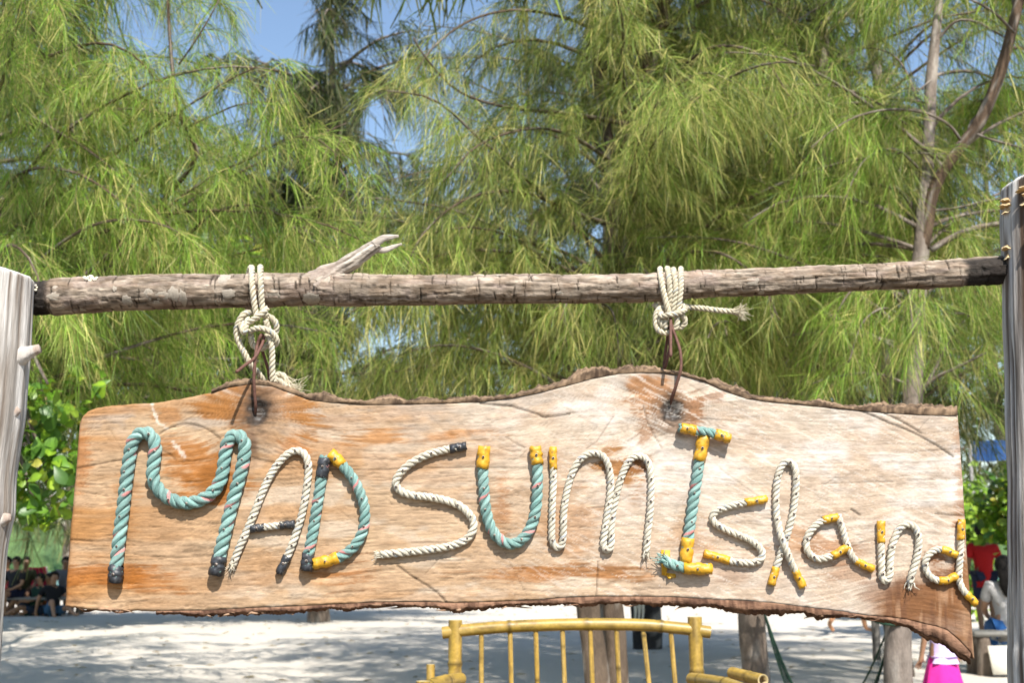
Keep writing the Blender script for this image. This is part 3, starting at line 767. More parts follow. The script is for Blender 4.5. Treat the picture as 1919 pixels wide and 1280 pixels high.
# ------------------------------------------------------------------ the log the sign hangs from
YL = 2.39
def log_mesh():
    ctr = [(52,559),(100,556),(150,553),(220,550),(300,547),(380,546),(450,545),(520,543),(600,541),(660,543),(720,544),(850,543),(1000,541),(1150,541),(1230,538),(1300,533),(1450,527),(1600,520),(1750,514),(1830,509),(1885,506)]
    C = catmull([U(x, y, YL) for x, y in ctr], .0021)
    n, sides = len(C), 60
    px = (C[:, 0] / YL * FPX * .985 + 959.5)
    rr = np.interp(px, [50, 90, 150, 300, 450, 560, 640, 720, 900, 1100, 1300, 1500, 1750, 1810, 1900], [37, 36, 34.5, 33.5, 33, 32, 33, 30, 28.5, 27.5, 27, 26, 26, 28, 28]) * PXM * .99
    a = np.linspace(0, 2 * np.pi, sides, endpoint=False)
    A, S = np.meshgrid(a, px)
    ca, sa = np.cos(A), np.sin(A)
    rad = rr[:, None] * (1 + .045 * (fbm(S / 70, ca * 1.2 + sa * .7 + 5, 500, 3) - .5) * 2)
    lines = fbm(S / 60, A * 9, 505, 4)
    cell = fbm(S / 16, A * 3.2, 510, 4)
    blot = fbm(S / 40, A * 1.4, 520, 4)
    C0 = np.array((.14, .105, .075)) * (1 - blot[..., None]) + np.array((.46, .375, .295)) * blot[..., None]
    top = smooth(-.2, .8, ca * 0 + (np.cos(A - .6)))
    pink = smooth(.5, .65, fbm(S / 55, A * 1.1 + 8, 530, 3))[..., None]
    C0 = C0 * (1 - .5 * pink) + np.array((.34, .26, .22)) * .5 * pink
    und = smooth(.48, .62, fbm(S / 26, A * 2.5, 540, 4))[..., None]
    C0 = C0 * (1 - .35 * und) + np.array((.14, .08, .04)) * .35 * und
    C0 = C0 * (1 + 1.5 * (lines[..., None] - .5)) * (1 + .6 * (cell[..., None] - .5))
    H = (lines - .5) * .0062 + (cell - .5) * .0040
    rng = np.random.default_rng(77)
    # shrinkage cracks: along the log, and short deep ones across it
    for _ in range(900):
        x0 = rng.uniform(60, 1870); a0 = rng.uniform(0, 2 * np.pi)
        if rng.random() < .50:
            ln = rng.uniform(.15, .75); w = rng.uniform(.9, 2.4) * (1.5 if rng.random() < .15 else 1); dep = rng.uniform(.4, 1)
            i0, i1 = np.searchsorted(px, [x0 - 9, x0 + 9]); sl = slice(i0, i1)
            da = np.angle(np.exp(1j * (A[sl] - a0)))
            wx = x0 + 3.0 * (vnoise(da * 4 + x0, da * 0, 551) - .5) + da * rng.uniform(-3, 3)
            k = smooth(w, w * .15, np.abs(S[sl] - wx)) * smooth(ln, ln * .7, np.abs(da)) * dep
        else:
            ln = rng.uniform(14, 75); w = rng.uniform(.035, .075); dep = rng.uniform(.25, .8)
            i0, i1 = np.searchsorted(px, [x0 - ln, x0 + ln]); sl = slice(i0, i1)
            da = np.angle(np.exp(1j * (A[sl] - a0 - .25 * (vnoise(S[sl] / 18, S[sl] * 0 + a0, 552) - .5))))
            k = smooth(w, w * .2, np.abs(da)) * smooth(ln, ln * .6, np.abs(S[sl] - x0)) * dep
        C0[sl] *= (1 - .9 * k)[..., None]; H[sl] -= .0028 * k
    # charred ends
    ch = np.maximum(smooth(96, 78, S + 14 * (blot - .5)), smooth(1806, 1822, S + 20 * (blot - .5)) * smooth(-.75, -.35, ca * .0 + np.cos(A - 1.2)))
    C0 = C0 * (1 - .93 * ch[..., None]) + np.array((.022, .020, .019)) * .93 * ch[..., None]
    H -= .0035 * smooth(92, 84, S + 10 * (blot - .5))
    H -= .003 * ch * smooth(.5, .6, cell)
    rad = rad + H
    V, Q, P = tube_arrays(C, rad, sides)
    return mesh_np('log', V, Q, None, P, np.clip(C0.reshape(-1, 3), .01, .8), True, (M_log,)), C, px, rr
log_me, LC, Lpx, Lr = log_mesh()
crossbar = empty('crossbar', LC[len(LC) // 2], 'cracked grey brown log lying across the two posts', 'log')
child('log', log_me, crossbar)

def log_pt(px, py, lift=0.0):
    """point on the camera side of the log's surface"""
    i = int(np.abs(Lpx - px).argmin())
    c = LC[i]; q = U(px, py, YL)
    dz = q.z - c[2]
    r = Lr[i]
    dz = max(-r * .98, min(r * .98, dz))
    h = math.sqrt(max(0, r * r - dz * dz))
    nrm = Vector((0, -h, dz)).normalized()
    return Vector((q.x, c[1] - h, c[2] + dz)) + nrm * lift, nrm

def patch_mesh(name, px, py, w, h, seed, material, thick=.0006):
    rng = np.random.default_rng(seed); n = 22; V = []; rings = 4
    for k in range(rings + 1):
        f = 1 - k / rings
        for t in range(n):
            a = 2 * math.pi * t / n
            rr = f * (1 + 1.1 * (fbm(np.array(math.cos(a) * 2.2 + seed), np.array(math.sin(a) * 2.2 + 3), 560, 3) - .5))
            p, nn = log_pt(px + w / 2 * rr * math.cos(a), py + h / 2 * rr * math.sin(a), thick * (.1 if k == 0 else .8 + .7 * rng.random()))
            V.append(p)
    i = np.arange(rings)[:, None] * n; j = np.arange(n)[None]; j2 = (j + 1) % n
    Q = np.stack([i + j, i + j2, i + n + j2, i + n + j], -1).reshape(-1, 4)
    return mesh_np(name, np.array(V), Q, mats=(material,))
for k, (x, y, w, h) in enumerate([(112,563,22,16),(125,580,16,8),(160,585,16,9),(245,567,20,16),(289,557,18,20),(312,560,26,14),(332,556,22,22),(350,562,14,24),(425,526,26,20),(434,556,26,16),(517,558,34,20),(588,563,32,20),(612,523,38,28),(640,516,22,12),(115,545,10,8),(225,548,8,10),(1406,533,24,15),(1048,555,14,9),(1425,551,12,8),(935,519,10,4),(414,571,16,8),(300,572,18,8)]):
    child('lichen_patch', patch_mesh('lichen_patch', x, y, w, h, k, M_lichen), crossbar)

def ball(c, r, seed, mtl, name='shell', squash=1.0):
    rng = np.random.default_rng(seed); m = MB(); n, k = 10, 7; V = []
    for i in range(k):
        th = math.pi * i / (k - 1)
        for j in range(n):
            a = 2 * math.pi * j / n
            rr = r * (1 + .25 * (rng.random() - .5))
            V.append((c[0] + rr * math.sin(th) * math.cos(a), c[1] + rr * math.sin(th) * math.sin(a), c[2] + rr * squash * math.cos(th)))
    i = np.arange(k - 1)[:, None] * n; j = np.arange(n)[None]; j2 = (j + 1) % n
    Q = np.stack([i + j, i + n + j, i + n + j2, i + j2], -1).reshape(-1, 4)
    return mesh_np(name, np.array(V), Q, mats=(mtl,))
def cup(c, nrm, r, seed, mtl):
    """small open barnacle-like cup"""
    rng = np.random.default_rng(seed); m = MB()
    n = nrm.normalized(); t = n.orthogonal().normalized(); b = n.cross(t)
    V = []
    prof = [(1.05, 0), (1.1, .5), (.85, 1.0), (.62, 1.05), (.5, .7), (.1, .45)]
    for rr, h in prof:
        for j in range(9):
            a = 2 * math.pi * j / 9; q = r * rr * (1 + .2 * (rng.random() - .5))
            V.append(Vector(c) + n * (h * r) + t * (q * math.cos(a)) + b * (q * math.sin(a)))
    i = np.arange(len(prof) - 1)[:, None] * 9; j = np.arange(9)[None]; j2 = (j + 1) % 9
    Q = np.stack([i + j, i + j2, i + 9 + j2, i + 9 + j], -1).reshape(-1, 4)
    return mesh_np('barnacle', np.array(V), Q, mats=(mtl,))
for k, (x, y, r) in enumerate([(164,524,3.4),(170,528,4.2),(175,522,4.2),(181,527,3.8),(186,530,3.6),(188,525,2.6),(178,532,3.2),(168,520,2.6),(80,551,2.6),(79,542,2.2),(82,546,1.8)]):
    p, nn = log_pt(x, y, -.001)
    child('barnacle', cup(p, nn + Vector(((k % 3 - 1) * .4, 0, .2)), r * PXM, k, M_shell), crossbar)

def stub():
    m = MB()
    pts = [(596,536,0),(630,508,8),(660,490,10),(690,469,10),(708,457,8)]
    C = catmull([U(x, y, YL - d * PXM) for x, y, d in pts], .003)
    n = len(C); a = np.linspace(0, 2 * np.pi, 28, endpoint=False)
    A, S = np.meshgrid(a, np.linspace(0, 10, n))
    ln = smooth(.25, .75, fbm(S * .35, A * 5, 600, 4))
    rad = np.interp(np.linspace(0, 1, n), [0, .2, .35, .7, 1], [34, 24, 15.5, 14, 11])[:, None] * PXM * (1 + .30 * (ln - .5) + .16 * (fbm(S * .8, A * 1.2, 601, 2) - .5))
    g = smooth(2, 6, S)[..., None]; f = ln[..., None]
    c = (np.array((.26, .20, .16)) * (1 - f) + np.array((.44, .36, .30)) * f) * (1 - g) + (np.array((.17, .135, .105)) * (1 - f) + np.array((.60, .53, .45)) * f) * g
    V, Q, P = tube_arrays(C, rad, 28); m.add(V, Q, P, c.reshape(-1, 3))
    for pts, r0 in (([(700,459,14),(716,447,14),(732,444,12),(747,442,10)], 9.5), ([(700,466,6),(720,468,4),(738,462,2),(753,457,0)], 8), ([(692,462,16),(705,450,16),(722,444,14)], 6)):
        C = catmull([U(x, y, YL - d * PXM) for x, y, d in pts], .003); n = len(C)
        A, S = np.meshgrid(np.linspace(0, 2 * np.pi, 12, endpoint=False), np.linspace(0, 5, n))
        f = fbm(S * .4, A * 2.4, 610, 3)
        V, Q, P = tube_arrays(C, np.linspace(r0, r0 * .25, n)[:, None] * PXM * (.7 + .6 * f), 12)
        m.add(V, Q, P, (np.array((.24, .19, .15)) * (1 - f[..., None]) + np.array((.62, .56, .49)) * f[..., None]).reshape(-1, 3))
    return m.mesh('branch_stub', M_log)
child('branch_stub', stub(), crossbar, label='pale splintered branch stub rising from the log')

# ------------------------------------------------------------------ posts
def post_mesh(name, ctr, radii, seed, ca, cb, crack, sides=96, flute=.05, slant=0.0, flat_top=True):
    """ctr: world points bottom to top; slant: extra height on the +x side of the top"""
    C = catmull(ctr, .006); n = len(C)
    a = np.linspace(0, 2 * np.pi, sides, endpoint=False)
    z = C[:, 2]
    rr = np.interp(z, *radii)
    A, S = np.meshgrid(a, z)
    ca_, sa_ = np.cos(A), np.sin(A)
    fl = fbm(ca_ * 7 + 20 + S * .5, sa_ * 7 + 20 + S * .35, seed, 4)
    fine = smooth(.25, .75, fbm(A * 14 + 1.2 * fl, S * 3.2, seed + 5, 4))
    vein = fbm(A * 26, S * 2.0 + fl, seed + 8, 3)
    low = fbm(S * 5, ca_ * 1.5 + 3, seed + 11, 2)
    rad = rr[:, None] * (1 + flute * 2 * (fl - .5) + .10 * (low - .5) + .012 * (fine - .5))
    cr = smooth(.56, .68, vein) + smooth(.62, .70, fl)
    rad = rad - .0035 * np.clip(cr, 0, 1)
    c = np.array(ca)[None, None] * (1 - fine[..., None]) + np.array(cb)[None, None] * fine[..., None]
    k = np.clip(cr, 0, 1)[..., None] * .9
    c = c * (1 - k) + np.array(crack) * k
    V = C[:, None] + rad[..., None] * np.stack([ca_, sa_, 0 * ca_], -1)
    if slant:
        w = smooth(z[-1] - .12, z[-1], S)
        V[..., 2] += w * slant * ca_
    # rounded, worn rim and end grain
    tops = [V.reshape(-1, 3)]; cols = [c.reshape(-1, 3)]
    i = np.arange(n - 1)[:, None] * sides; j = np.arange(sides)[None]; j2 = (j + 1) % sides
    Q = [np.stack([i + j, i + j2, i + sides + j2, i + sides + j], -1).reshape(-1, 4)]
    last = V[-1]; m0 = last.mean(0); base = n * sides; prev = (n - 1) * sides
    for f, dz in ((.965, .004), (.85, .007), (.5, .006 + .002), (.12, .004)):
        ring = m0 + (last - m0) * f; ring[:, 2] += dz + .003 * (fbm(np.cos(a) * 3 * f + 9, np.sin(a) * 3 * f, seed + 20, 3) - .5)
        tops.append(ring); cols.append(np.tile(np.array(cb) * .9, (sides, 1)))
        Q.append(np.stack([prev + j[0], prev + j2[0], base + j2[0], base + j[0]], -1))
        prev = base; base += sides
    P = [list(range(sides))[::-1], list(prev + np.arange(sides))]
    return mesh_np(name, np.vstack(tops), np.vstack(Q), None, P, np.clip(np.vstack(cols), .01, .8), True, (M_post,))

YP = 2.30
def lp(x, y): return U(x, y, YP)
# left post: right edge read from the picture, radius about 95 mm
edge = [(-14,1290),(-6,1200),(2,1100),(8,1030),(16,985),(21,960),(22,900),(29,840),(38,780),(43,730),(50,660),(53,610),(57,560),(62,512)]
RL = .098
ctr = [Vector((lp(x, y).x - RL, YP, lp(x, y).z)) for x, y in edge]
ctr = [Vector((ctr[0].x - .01, YP, -.25)), Vector((ctr[0].x - .012, YP, .5))] + ctr
left_post = empty('wooden_post', (ctr[0].x, YP, 0), 'silvery white weathered driftwood post at the left end of the log', 'post')
zt = ctr[-1].z
child('post_shaft', post_mesh('post_shaft', ctr, ([-.3, .6, 1.1, 1.6, zt], [.115, .105, .098, .097, .097]), 700, (.31, .275, .24), (.70, .665, .62), (.15, .10, .065), flute=.05, slant=-.012), left_post)
def knob(pts, radii, name, seed):
    C = catmull(pts, .004); n = len(C)
    A, S = np.meshgrid(np.linspace(0, 2 * np.pi, 24, endpoint=False), np.linspace(0, 4, n))
    f = fbm(S * .6, A * 3, seed, 4)
    r = np.interp(np.linspace(0, 1, n), np.linspace(0, 1, len(radii)), radii)[:, None] * (1 + .22 * (f - .5))
    m = MB(); V, Q, P = tube_arrays(C, r, 24)
    c = np.array((.40, .34, .29)) * (1 - f[..., None]) + np.array((.72, .68, .63)) * f[..., None]
    c[-3:] = c[-3:] * .35 + np.array((.30, .20, .145)) * .65
    m.add(V, Q, P, c.reshape(-1, 3)); return m.mesh(name, M_post)
child('branch_knob', knob([lp(15, 672) + Vector((0, .0, 0)), lp(44, 668) + Vector((0, -.01, 0)), lp(62, 661) + Vector((0, -.012, 0)), lp(79, 655) + Vector((0, -.012, 0))], [.055, .030, .017, .0115, .0085], 'branch_knob', 720), left_post)
child('branch_knob', knob([lp(-8, 662) + Vector((0, -.060, 0)), lp(2, 656) + Vector((0, -.080, 0)), lp(5, 654) + Vector((0, -.086, 0))], [.02, .012, .008, .006], 'branch_knob', 723), left_post)
child('branch_knob', knob([lp(0, 800) + Vector((0, .0, 0)), lp(28, 778) + Vector((0, -.012, 0)), lp(41, 768) + Vector((0, -.012, 0))], [.03, .020, .012, .006], 'branch_knob', 724), left_post)
child('branch_knob', knob([lp(-24, 985) + Vector((0, 0, 0)), lp(8, 975) + Vector((0, -.012, 0)), lp(25, 970) + Vector((0, -.012, 0))], [.04, .026, .014, .007], 'branch_knob', 725), left_post)

YR = 2.37
edge = [(1897,1290),(1896,1200),(1895,1100),(1894,1000),(1893,900),(1891,800),(1889,700),(1886,600),(1884,500),(1881,420),(1880,322)]
RRp = .085
ctr = [Vector((U(x, y, YR).x + RRp, YR, U(x, y, YR).z)) for x, y in edge]
ctr = [Vector((ctr[0].x, YR, -.25)), Vector((ctr[0].x, YR, .5))] + ctr
right_post = empty('wooden_post', (ctr[0].x, YR, 0), 'grey brown grooved post with bracket fungi at the right end of the log', 'post')
zt = ctr[-1].z
child('post_shaft', post_mesh('post_shaft', ctr, ([-.3, zt], [.087, .085]), 740, (.17, .14, .115), (.66, .63, .59), (.07, .042, .026), flute=.05, slant=.035), right_post)
PCX = lambda z: np.interp(z, [c.z for c in ctr], [c.x for c in ctr])
def fungus(px, py, w, tilt, seed):
    """half-disc shelf standing out of the post: px, py is its outer rim centre"""
    q = U(px, py, YR - RRp); z = q.z; cx = PCX(z)
    dx = max(-.99 * RRp, min(.6 * RRp, (U(px, py, YR).x - cx)))
    ang = math.atan2(-math.sqrt(max(1e-6, RRp ** 2 - dx ** 2)), dx)
    n = Vector((math.cos(ang), math.sin(ang), 0)); t = Vector((-n.y, n.x, 0)); up = Vector((0, 0, 1))
    base = Vector((cx, YR, z)) + n * (RRp * .95)
    rng = np.random.default_rng(seed); V = []; C = []; W = w * PXM / 2 * 1.35
    K, M = 8, 15
    for side in (1, -1):
        for k in range(K + 1):
            f = k / K
            for j in range(M):
                a = math.pi * j / (M - 1)
                wv = 1 + .14 * math.sin(a * 5 + seed) + .06 * math.sin(a * 11 + seed * 2)
                out = math.sin(a) * W * 1.15 * f * wv; lat = math.cos(a) * W * f * wv
                hh = side * .0022 * (1 - f ** 2) + .012 * tilt * f * math.sin(a) - .004 * f * f + (.003 if side > 0 else -.001) * (1 - f) * 2 + .0015 * math.sin(a * 7 + seed) * f
                V.append(base + n * out + t * lat + up * hh)
                band = .5 + .5 * math.sin(f * 14 + seed)
                edge_ = max(0, f - .8) * 5
                top = np.array((.40, .26, .12)) * (1 - band * .5) + np.array((.58, .43, .25)) * band * .5
                C.append((top if side > 0 else np.array((.60, .40, .17))) * (1 - edge_) + np.array((.72, .56, .33)) * edge_)
    V = np.array(V); s = (K + 1) * M
    i = np.arange(K)[:, None] * M; j = np.arange(M - 1)[None]
    q1 = np.stack([i + j, i + j + 1, i + M + j + 1, i + M + j], -1).reshape(-1, 4)
    q3 = np.array([[K * M + x, K * M + x + 1, s + K * M + x + 1, s + K * M + x] for x in range(M - 1)])
    return mesh_np('bracket_fungus', V, np.vstack([q1, q1[:, ::-1] + s, q3]), None, None, np.array(C), True, (M_fungus,))
for k, (x, y, w, t) in enumerate([(1898,346,26,.4),(1912,341,26,.5),(1910,358,34,.3),(1903,372,26,-.3),(1916,350,20,0),(1916,415,22,.2),(1914,440,30,.5),(1911,452,22,.1),(1917,462,24,.3),(1905,388,9,0),(1916,400,10,0),(1877,357,20,.5),(1876,366,24,.3),(1880,374,18,-.4),(1878,448,20,.4),(1880,462,14,-.3)]):
    child('bracket_fungus', fungus(x, y, w, t, k), right_post)

# ------------------------------------------------------------------ hanging ropes and wires
OFF = (.55, .47, .32), (.70, .63, .48), (.34, .38, .40)
def HP(x, y, d): return U(x, y, YL - d * PXM)
def hang_rope(name, paths, r, seed, label, frays):
    root = empty(name, HP(*paths[0][len(paths[0]) // 2]), label, 'rope')
    m = MB(); ends = []
    for k, p in enumerate(paths):
        C = catmull([HP(*q) for q in p], r * PXM * .36)
        rope_arrays(m, C, r * PXM, OFF, seed + k * 3)
        ends.append(C)
    child('rope_strand', m.mesh('rope_strand', M_rope), root)
    for k, n, sp, L in frays:
        C = ends[k]
        child('frayed_end', fray_mesh(C[-1], C[-1] - C[-4], r * PXM, n, OFF, seed + k, length=r * PXM * L, spread=sp), root)
    return root
lrope = [
    [(466,585,-26),(463,560,-38),(464,530,-34),(468,506,-10),(472,502,10),(472,516,30),(473,540,39),(477,572,36),(482,600,30)],
    [(494,585,-26),(491,560,-38),(488,530,-34),(487,506,-10),(488,501,10),(488,516,30),(489,540,39),(491,572,38),(495,592,36),(500,586,38)],
    [(500,578,34),(494,584,44),(484,592,46),(470,602,44),(458,608,36),(452,600,28),(460,588,24),(472,586,22)],
    [(470,586,24),(458,588,32),(448,602,34),(443,622,32),(448,642,30),(458,662,26),(470,684,18),(484,700,2),(496,716,-14)],
    [(450,606,42),(456,622,46),(460,620,46),(462,606,40),(466,598,30)],
    [(467,622,36),(478,616,46),(494,616,48),(510,624,44),(518,636,36),(516,646,26),(508,644,18)],
    [(496,592,34),(506,594,32),(516,604,28),(518,618,22),(512,628,20),(503,616,30),(498,600,34)],
    [(470,628,26),(474,646,20),(486,654,18),(500,648,20),(508,634,24)],
    [(500,628,26),(508,642,34),(510,665,32),(510,690,28),(511,716,20)],
    [(508,712,-4),(520,702,-8),(531,704,-8),(537,712,-10)],
    [(512,712,0),(524,714,-4),(534,722,-6),(546,728,-6)]]
hang_rope('hanging_rope', lrope, 5.9, 41, 'cream rope knotted in a loose bow on the log, left of the branch stub', [(9, 46, 1.0, 4.0), (10, 46, 1.0, 4.0)])
rrope = [
    [(1246,585,-26),(1240,560,-38),(1236,530,-30),(1237,512,-12),(1237,504,6),(1238,516,26),(1242,540,33),(1249,570,32),(1254,590,26)],
    [(1256,585,-26),(1252,560,-36),(1249,530,-30),(1249,512,-12),(1251,503,6),(1253,516,26),(1255,540,33),(1255,566,28),(1252,590,22)],
    [(1266,585,-26),(1262,560,-36),(1260,530,-30),(1261,512,-12),(1262,505,6),(1264,518,26),(1266,540,33),(1263,566,30),(1261,592,24)],
    [(1274,585,-26),(1276,560,-36),(1276,530,-30),(1276,512,-12),(1276,504,6),(1276,518,26),(1276,540,33),(1273,566,32),(1269,592,26)],
    [(1238,584,28),(1240,592,38),(1254,590,45),(1270,587,44),(1282,582,36),(1284,576,24),(1276,572,14)],
    [(1250,580,10),(1238,578,20),(1230,588,24),(1229,604,26),(1233,618,28),(1246,624,30),(1260,622,28)],
    [(1236,590,30),(1237,602,32),(1243,612,30),(1246,600,26)],
    [(1249,594,32),(1247,606,34),(1246,616,32)],
    [(1268,592,34),(1269,604,36),(1266,614,36),(1258,616,30)],
    [(1276,590,30),(1283,598,24),(1282,608,20),(1273,614,18),(1264,612,20)],
    [(1226,570,-10),(1233,576,0),(1242,582,8)],
    [(1272,572,-2),(1290,575,-4),(1318,578,0),(1350,582,6),(1378,584,10)]]
hang_rope('hanging_rope', rrope, 5.7, 57, 'cream rope wound four times round the log with one frayed tail sticking out', [(11, 90, .9, 3.2)])

def wires(label, paths, r=3.0):
    root = empty('hanging_wire', HP(*paths[0][0]), label, 'wire')
    m = MB()
    for p in paths:
        C = catmull([HP(*q) for q in p], .004)
        A = np.linspace(0, 1, len(C))
        m.tube(C, r * PXM * (1 + .08 * np.sin(A * 160)), 8)
    child('wire', m.mesh('wire', M_wire, col=False), root)
FB = (YL - Y0) / PXM            # depth offset of the board's front face
wires('bent rusty wire linking the bow knotted rope to the dark knot at the left', [
    [(478,780,FB - 14),(479,762,FB + 6),(477,735,FB + 16),(476,710,FB + 22),(478,675,FB + 22),(482,648,44),(488,630,46),(492,628,40),(494,636,36),(488,652,48),(476,672,64),(460,684,86),(443,697,112)],
    [(486,632,30),(492,658,8),(500,684,-6),(504,704,-18),(504,740,-26)]])
wires('rusty wire linking the four turn rope to the dark knot on the right', [
    [(1256,760,FB - 12),(1260,742,FB + 6),(1268,720,FB + 18),(1276,690,FB + 24),(1275,660,FB + 20),(1268,636,40),(1261,618,38),(1258,604,34)],
    [(1257,596,40),(1257,630,56),(1257,668,78)],
    [(1254,612,20),(1250,640,4),(1246,670,-12),(1244,700,-22),(1244,740,-26)],
    [(1254,612,24),(1255,650,10),(1250,676,0),(1246,690,-10)]], 2.9)
# ------------------------------------------------------------------ bamboo bench
YB = 4.2
BS = YB / FPX / cp
def bamboo_mesh(name, P, r, seed, nodes=.22, green=.5, sides=16):
    m = MB(); C = catmull(P, .012)
    n = len(C); s = np.concatenate([[0], np.cumsum(np.linalg.norm(np.diff(C, axis=0), axis=1))])
    ph = np.mod(s / nodes + (seed * .37) % 1, 1); d = np.minimum(ph, 1 - ph) * nodes
    rad = r * (1 + .13 * np.exp(-(d / .006) ** 2) - .05 * np.exp(-((d - .012) / .006) ** 2))
    A, S = np.meshgrid(np.linspace(0, 2 * np.pi, sides, endpoint=False), s)
    f = fbm(S * 8 + seed, A * 1.3, 800, 3)[..., None]; st = fbm(S * 2 + seed, A * 6, 803, 3)[..., None]
    y = np.array((.50, .31, .06)); g = np.array((.38, .285, .035)); p = np.array((.56, .42, .18))
    c = y * (1 - f) + g * f * green + y * f * (1 - green)
    c = c * (1 - .5 * smooth(.5, .7, st)) + p * .5 * smooth(.5, .7, st)
    dirt = smooth(.58, .72, fbm(S * 14 + seed, A * 2.2, 806, 3))[..., None]
    c = c * (1 - .6 * dirt) + np.array((.17, .11, .045)) * .6 * dirt
    c = c * (1 - .7 * np.exp(-(d / .006) ** 2))[:, None, None]
    V, Q, Pp = tube_arrays(C, rad, sides, False)
    m.add(V, Q, None, c.reshape(-1, 3))
    # hollow ends
    for e, sg in ((0, -1), (-1, 1)):
        T = frames(C)[0][e] * sg; ring = V.reshape(n, sides, 3)[e]; ctr = ring.mean(0)
        r1 = ctr + (ring - ctr) * .68; r2 = r1 - T * r * 1.2
        W = np.vstack([ring, r1, r2]); j = np.arange(sides); j2 = (j + 1) % sides
        q = np.vstack([np.stack([j, j2, sides + j2, sides + j], -1), np.stack([sides + j, sides + j2, 2 * sides + j2, 2 * sides + j], -1)])
        m.add(W, q, [list(2 * sides + j)], np.vstack([np.tile((.62, .48, .24), (2 * sides, 1)), np.tile((.30, .20, .09), (sides, 1))]))
    m.C = [c_ * .78 for c_ in m.C]
    return m.mesh(name, M_bamboo)
def bp(x, y, dy=0): return U(x, y, YB + dy)
bench = empty('bamboo_bench', (bp(1080, 1200).x, YB, 0), 'yellow bamboo bench with an arched spindle back, standing on the sand behind the sign', 'bench')
zl = bp(853, 1163).z
XL, XR = bp(853, 1200).x, bp(1303, 1200).x
child('back_post', bamboo_mesh('back_post', [(XL - .004, YB, -.02), (XL, YB, .5), (XL, YB, zl)], .0235, 1, .24), bench)
child('back_post', bamboo_mesh('back_post', [(XR + .012, YB, -.02), (XR + .006, YB, .5), (XR, YB, bp(1302, 1157).z)], .0245, 2, .26), bench)
child('top_rail', bamboo_mesh('top_rail', [bp(829, 1187), bp(880, 1181), bp(960, 1175), bp(1080, 1171), bp(1200, 1172), bp(1280, 1179), bp(1331, 1186)], .0205, 3, .26), bench)
sxt = [902, 956, 1004, 1054, 1106, 1155, 1205, 1257]; sxb = [902, 958, 1007, 1058, 1110, 1160, 1216, 1265]
for k in range(8):
    yt = np.interp(sxt[k], [829, 960, 1080, 1200, 1331], [1186, 1175, 1171, 1172, 1186]) + 6
    a = bp(sxt[k], yt); b = bp(sxb[k], 1280)
    e = b + (b - a) * ((.46 - b.z) / (b.z - a.z))
    child('spindle', bamboo_mesh('spindle', [a, b, e], .0085, 10 + k, .30, .2, 12), bench)
ST = .44
child('lower_rail', bamboo_mesh('lower_rail', [(XL - .04, YB, ST + .02), (XR + .05, YB, ST + .02)], .02, 31), bench)
FX = .075; FD = .46
for k, (x, sx) in enumerate(((XL, -1), (XR, 1))):
    fx = x + sx * FX
    za = bp(853, 1272).z
    child('front_leg', bamboo_mesh('front_leg', [(fx, YB - FD, -.02), (fx, YB - FD, za + .035 if k == 0 else za - .02)], .022, 40 + k), bench)
    child('arm_rest', bamboo_mesh('arm_rest', [(x - sx * .02, YB - .03, za), (x + sx * FX * .6, YB - .26, za + .008), (fx + sx * .02, YB - FD - .07, za + .002)], .0215, 44 + k, .2, .3), bench)
    child('side_rail', bamboo_mesh('side_rail', [(x, YB, ST - .03), (fx, YB - FD - .04, ST - .03)], .018, 48 + k), bench)
child('arm_post', bamboo_mesh('arm_post', [bp(807, 1296, -.12), bp(807, 1246, -.12)], .0145, 60, .3, .1), bench)
child('arm_end', bamboo_mesh('arm_end', [bp(1372, 1262, -.02), bp(1430, 1276, -.20)], .020, 63, .15, .2), bench)
child('front_rail', bamboo_mesh('front_rail', [(XL - FX - .05, YB - FD, ST), (XR + FX + .05, YB - FD, ST)], .02, 50), bench)
for k in range(9):
    y = YB - .04 - k * .05
    child('seat_slat', bamboo_mesh('seat_slat', [(XL - .05 - .006 * k, y, ST + .035), (XR + .05 + .006 * k, y, ST + .035)], .016, 70 + k, .3, .3, 10), bench)
# ------------------------------------------------------------------ trees
def proj(P):
    P = np.asarray(P, float)
    dx, dy, dz = P[..., 0], P[..., 1], P[..., 2] - EYE
    depth = dy * cp + dz * sp_
    up = -dy * sp_ + dz * cp
    return 959.5 + FPX * dx / depth, 640 - FPX * up / depth

def bark_tube(C, rad, seed, ca=(.085, .062, .045), cb=(.21, .165, .13), sides=14):
    C = np.asarray(C); n = len(C)
    s = np.concatenate([[0], np.cumsum(np.linalg.norm(np.diff(C, axis=0), axis=1))])
    A, S = np.meshgrid(np.linspace(0, 2 * np.pi, sides, endpoint=False), s)
    f = fbm(S * 5 + seed, A * 1.4, 900, 4); g = fbm(S * 1.1 + seed, np.cos(A) + 2, 905, 2)
    r = np.asarray(rad)[:, None] * (1 + .16 * (f - .5) + .25 * (g - .5))
    bands = .85 + .3 * fbm(S * 22, A * .5, 910, 2)
    c = (np.array(ca) * (1 - f[..., None]) + np.array(cb) * f[..., None]) * bands[..., None]
    lich = smooth(.60, .70, fbm(S * 6 + seed, A * 1.5, 915, 3))[..., None]
    c = c * (1 - .5 * lich) + np.array((.42, .38, .33)) * .5 * lich
    V, Q, P = tube_arrays(C, r, sides)
    return V, Q, P, c.reshape(-1, 3)

def bark_mesh(name, C, rad, seed, **k):
    m = MB(); m.add(*bark_tube(C, rad, seed, **k)); return m.mesh(name, M_treebark)

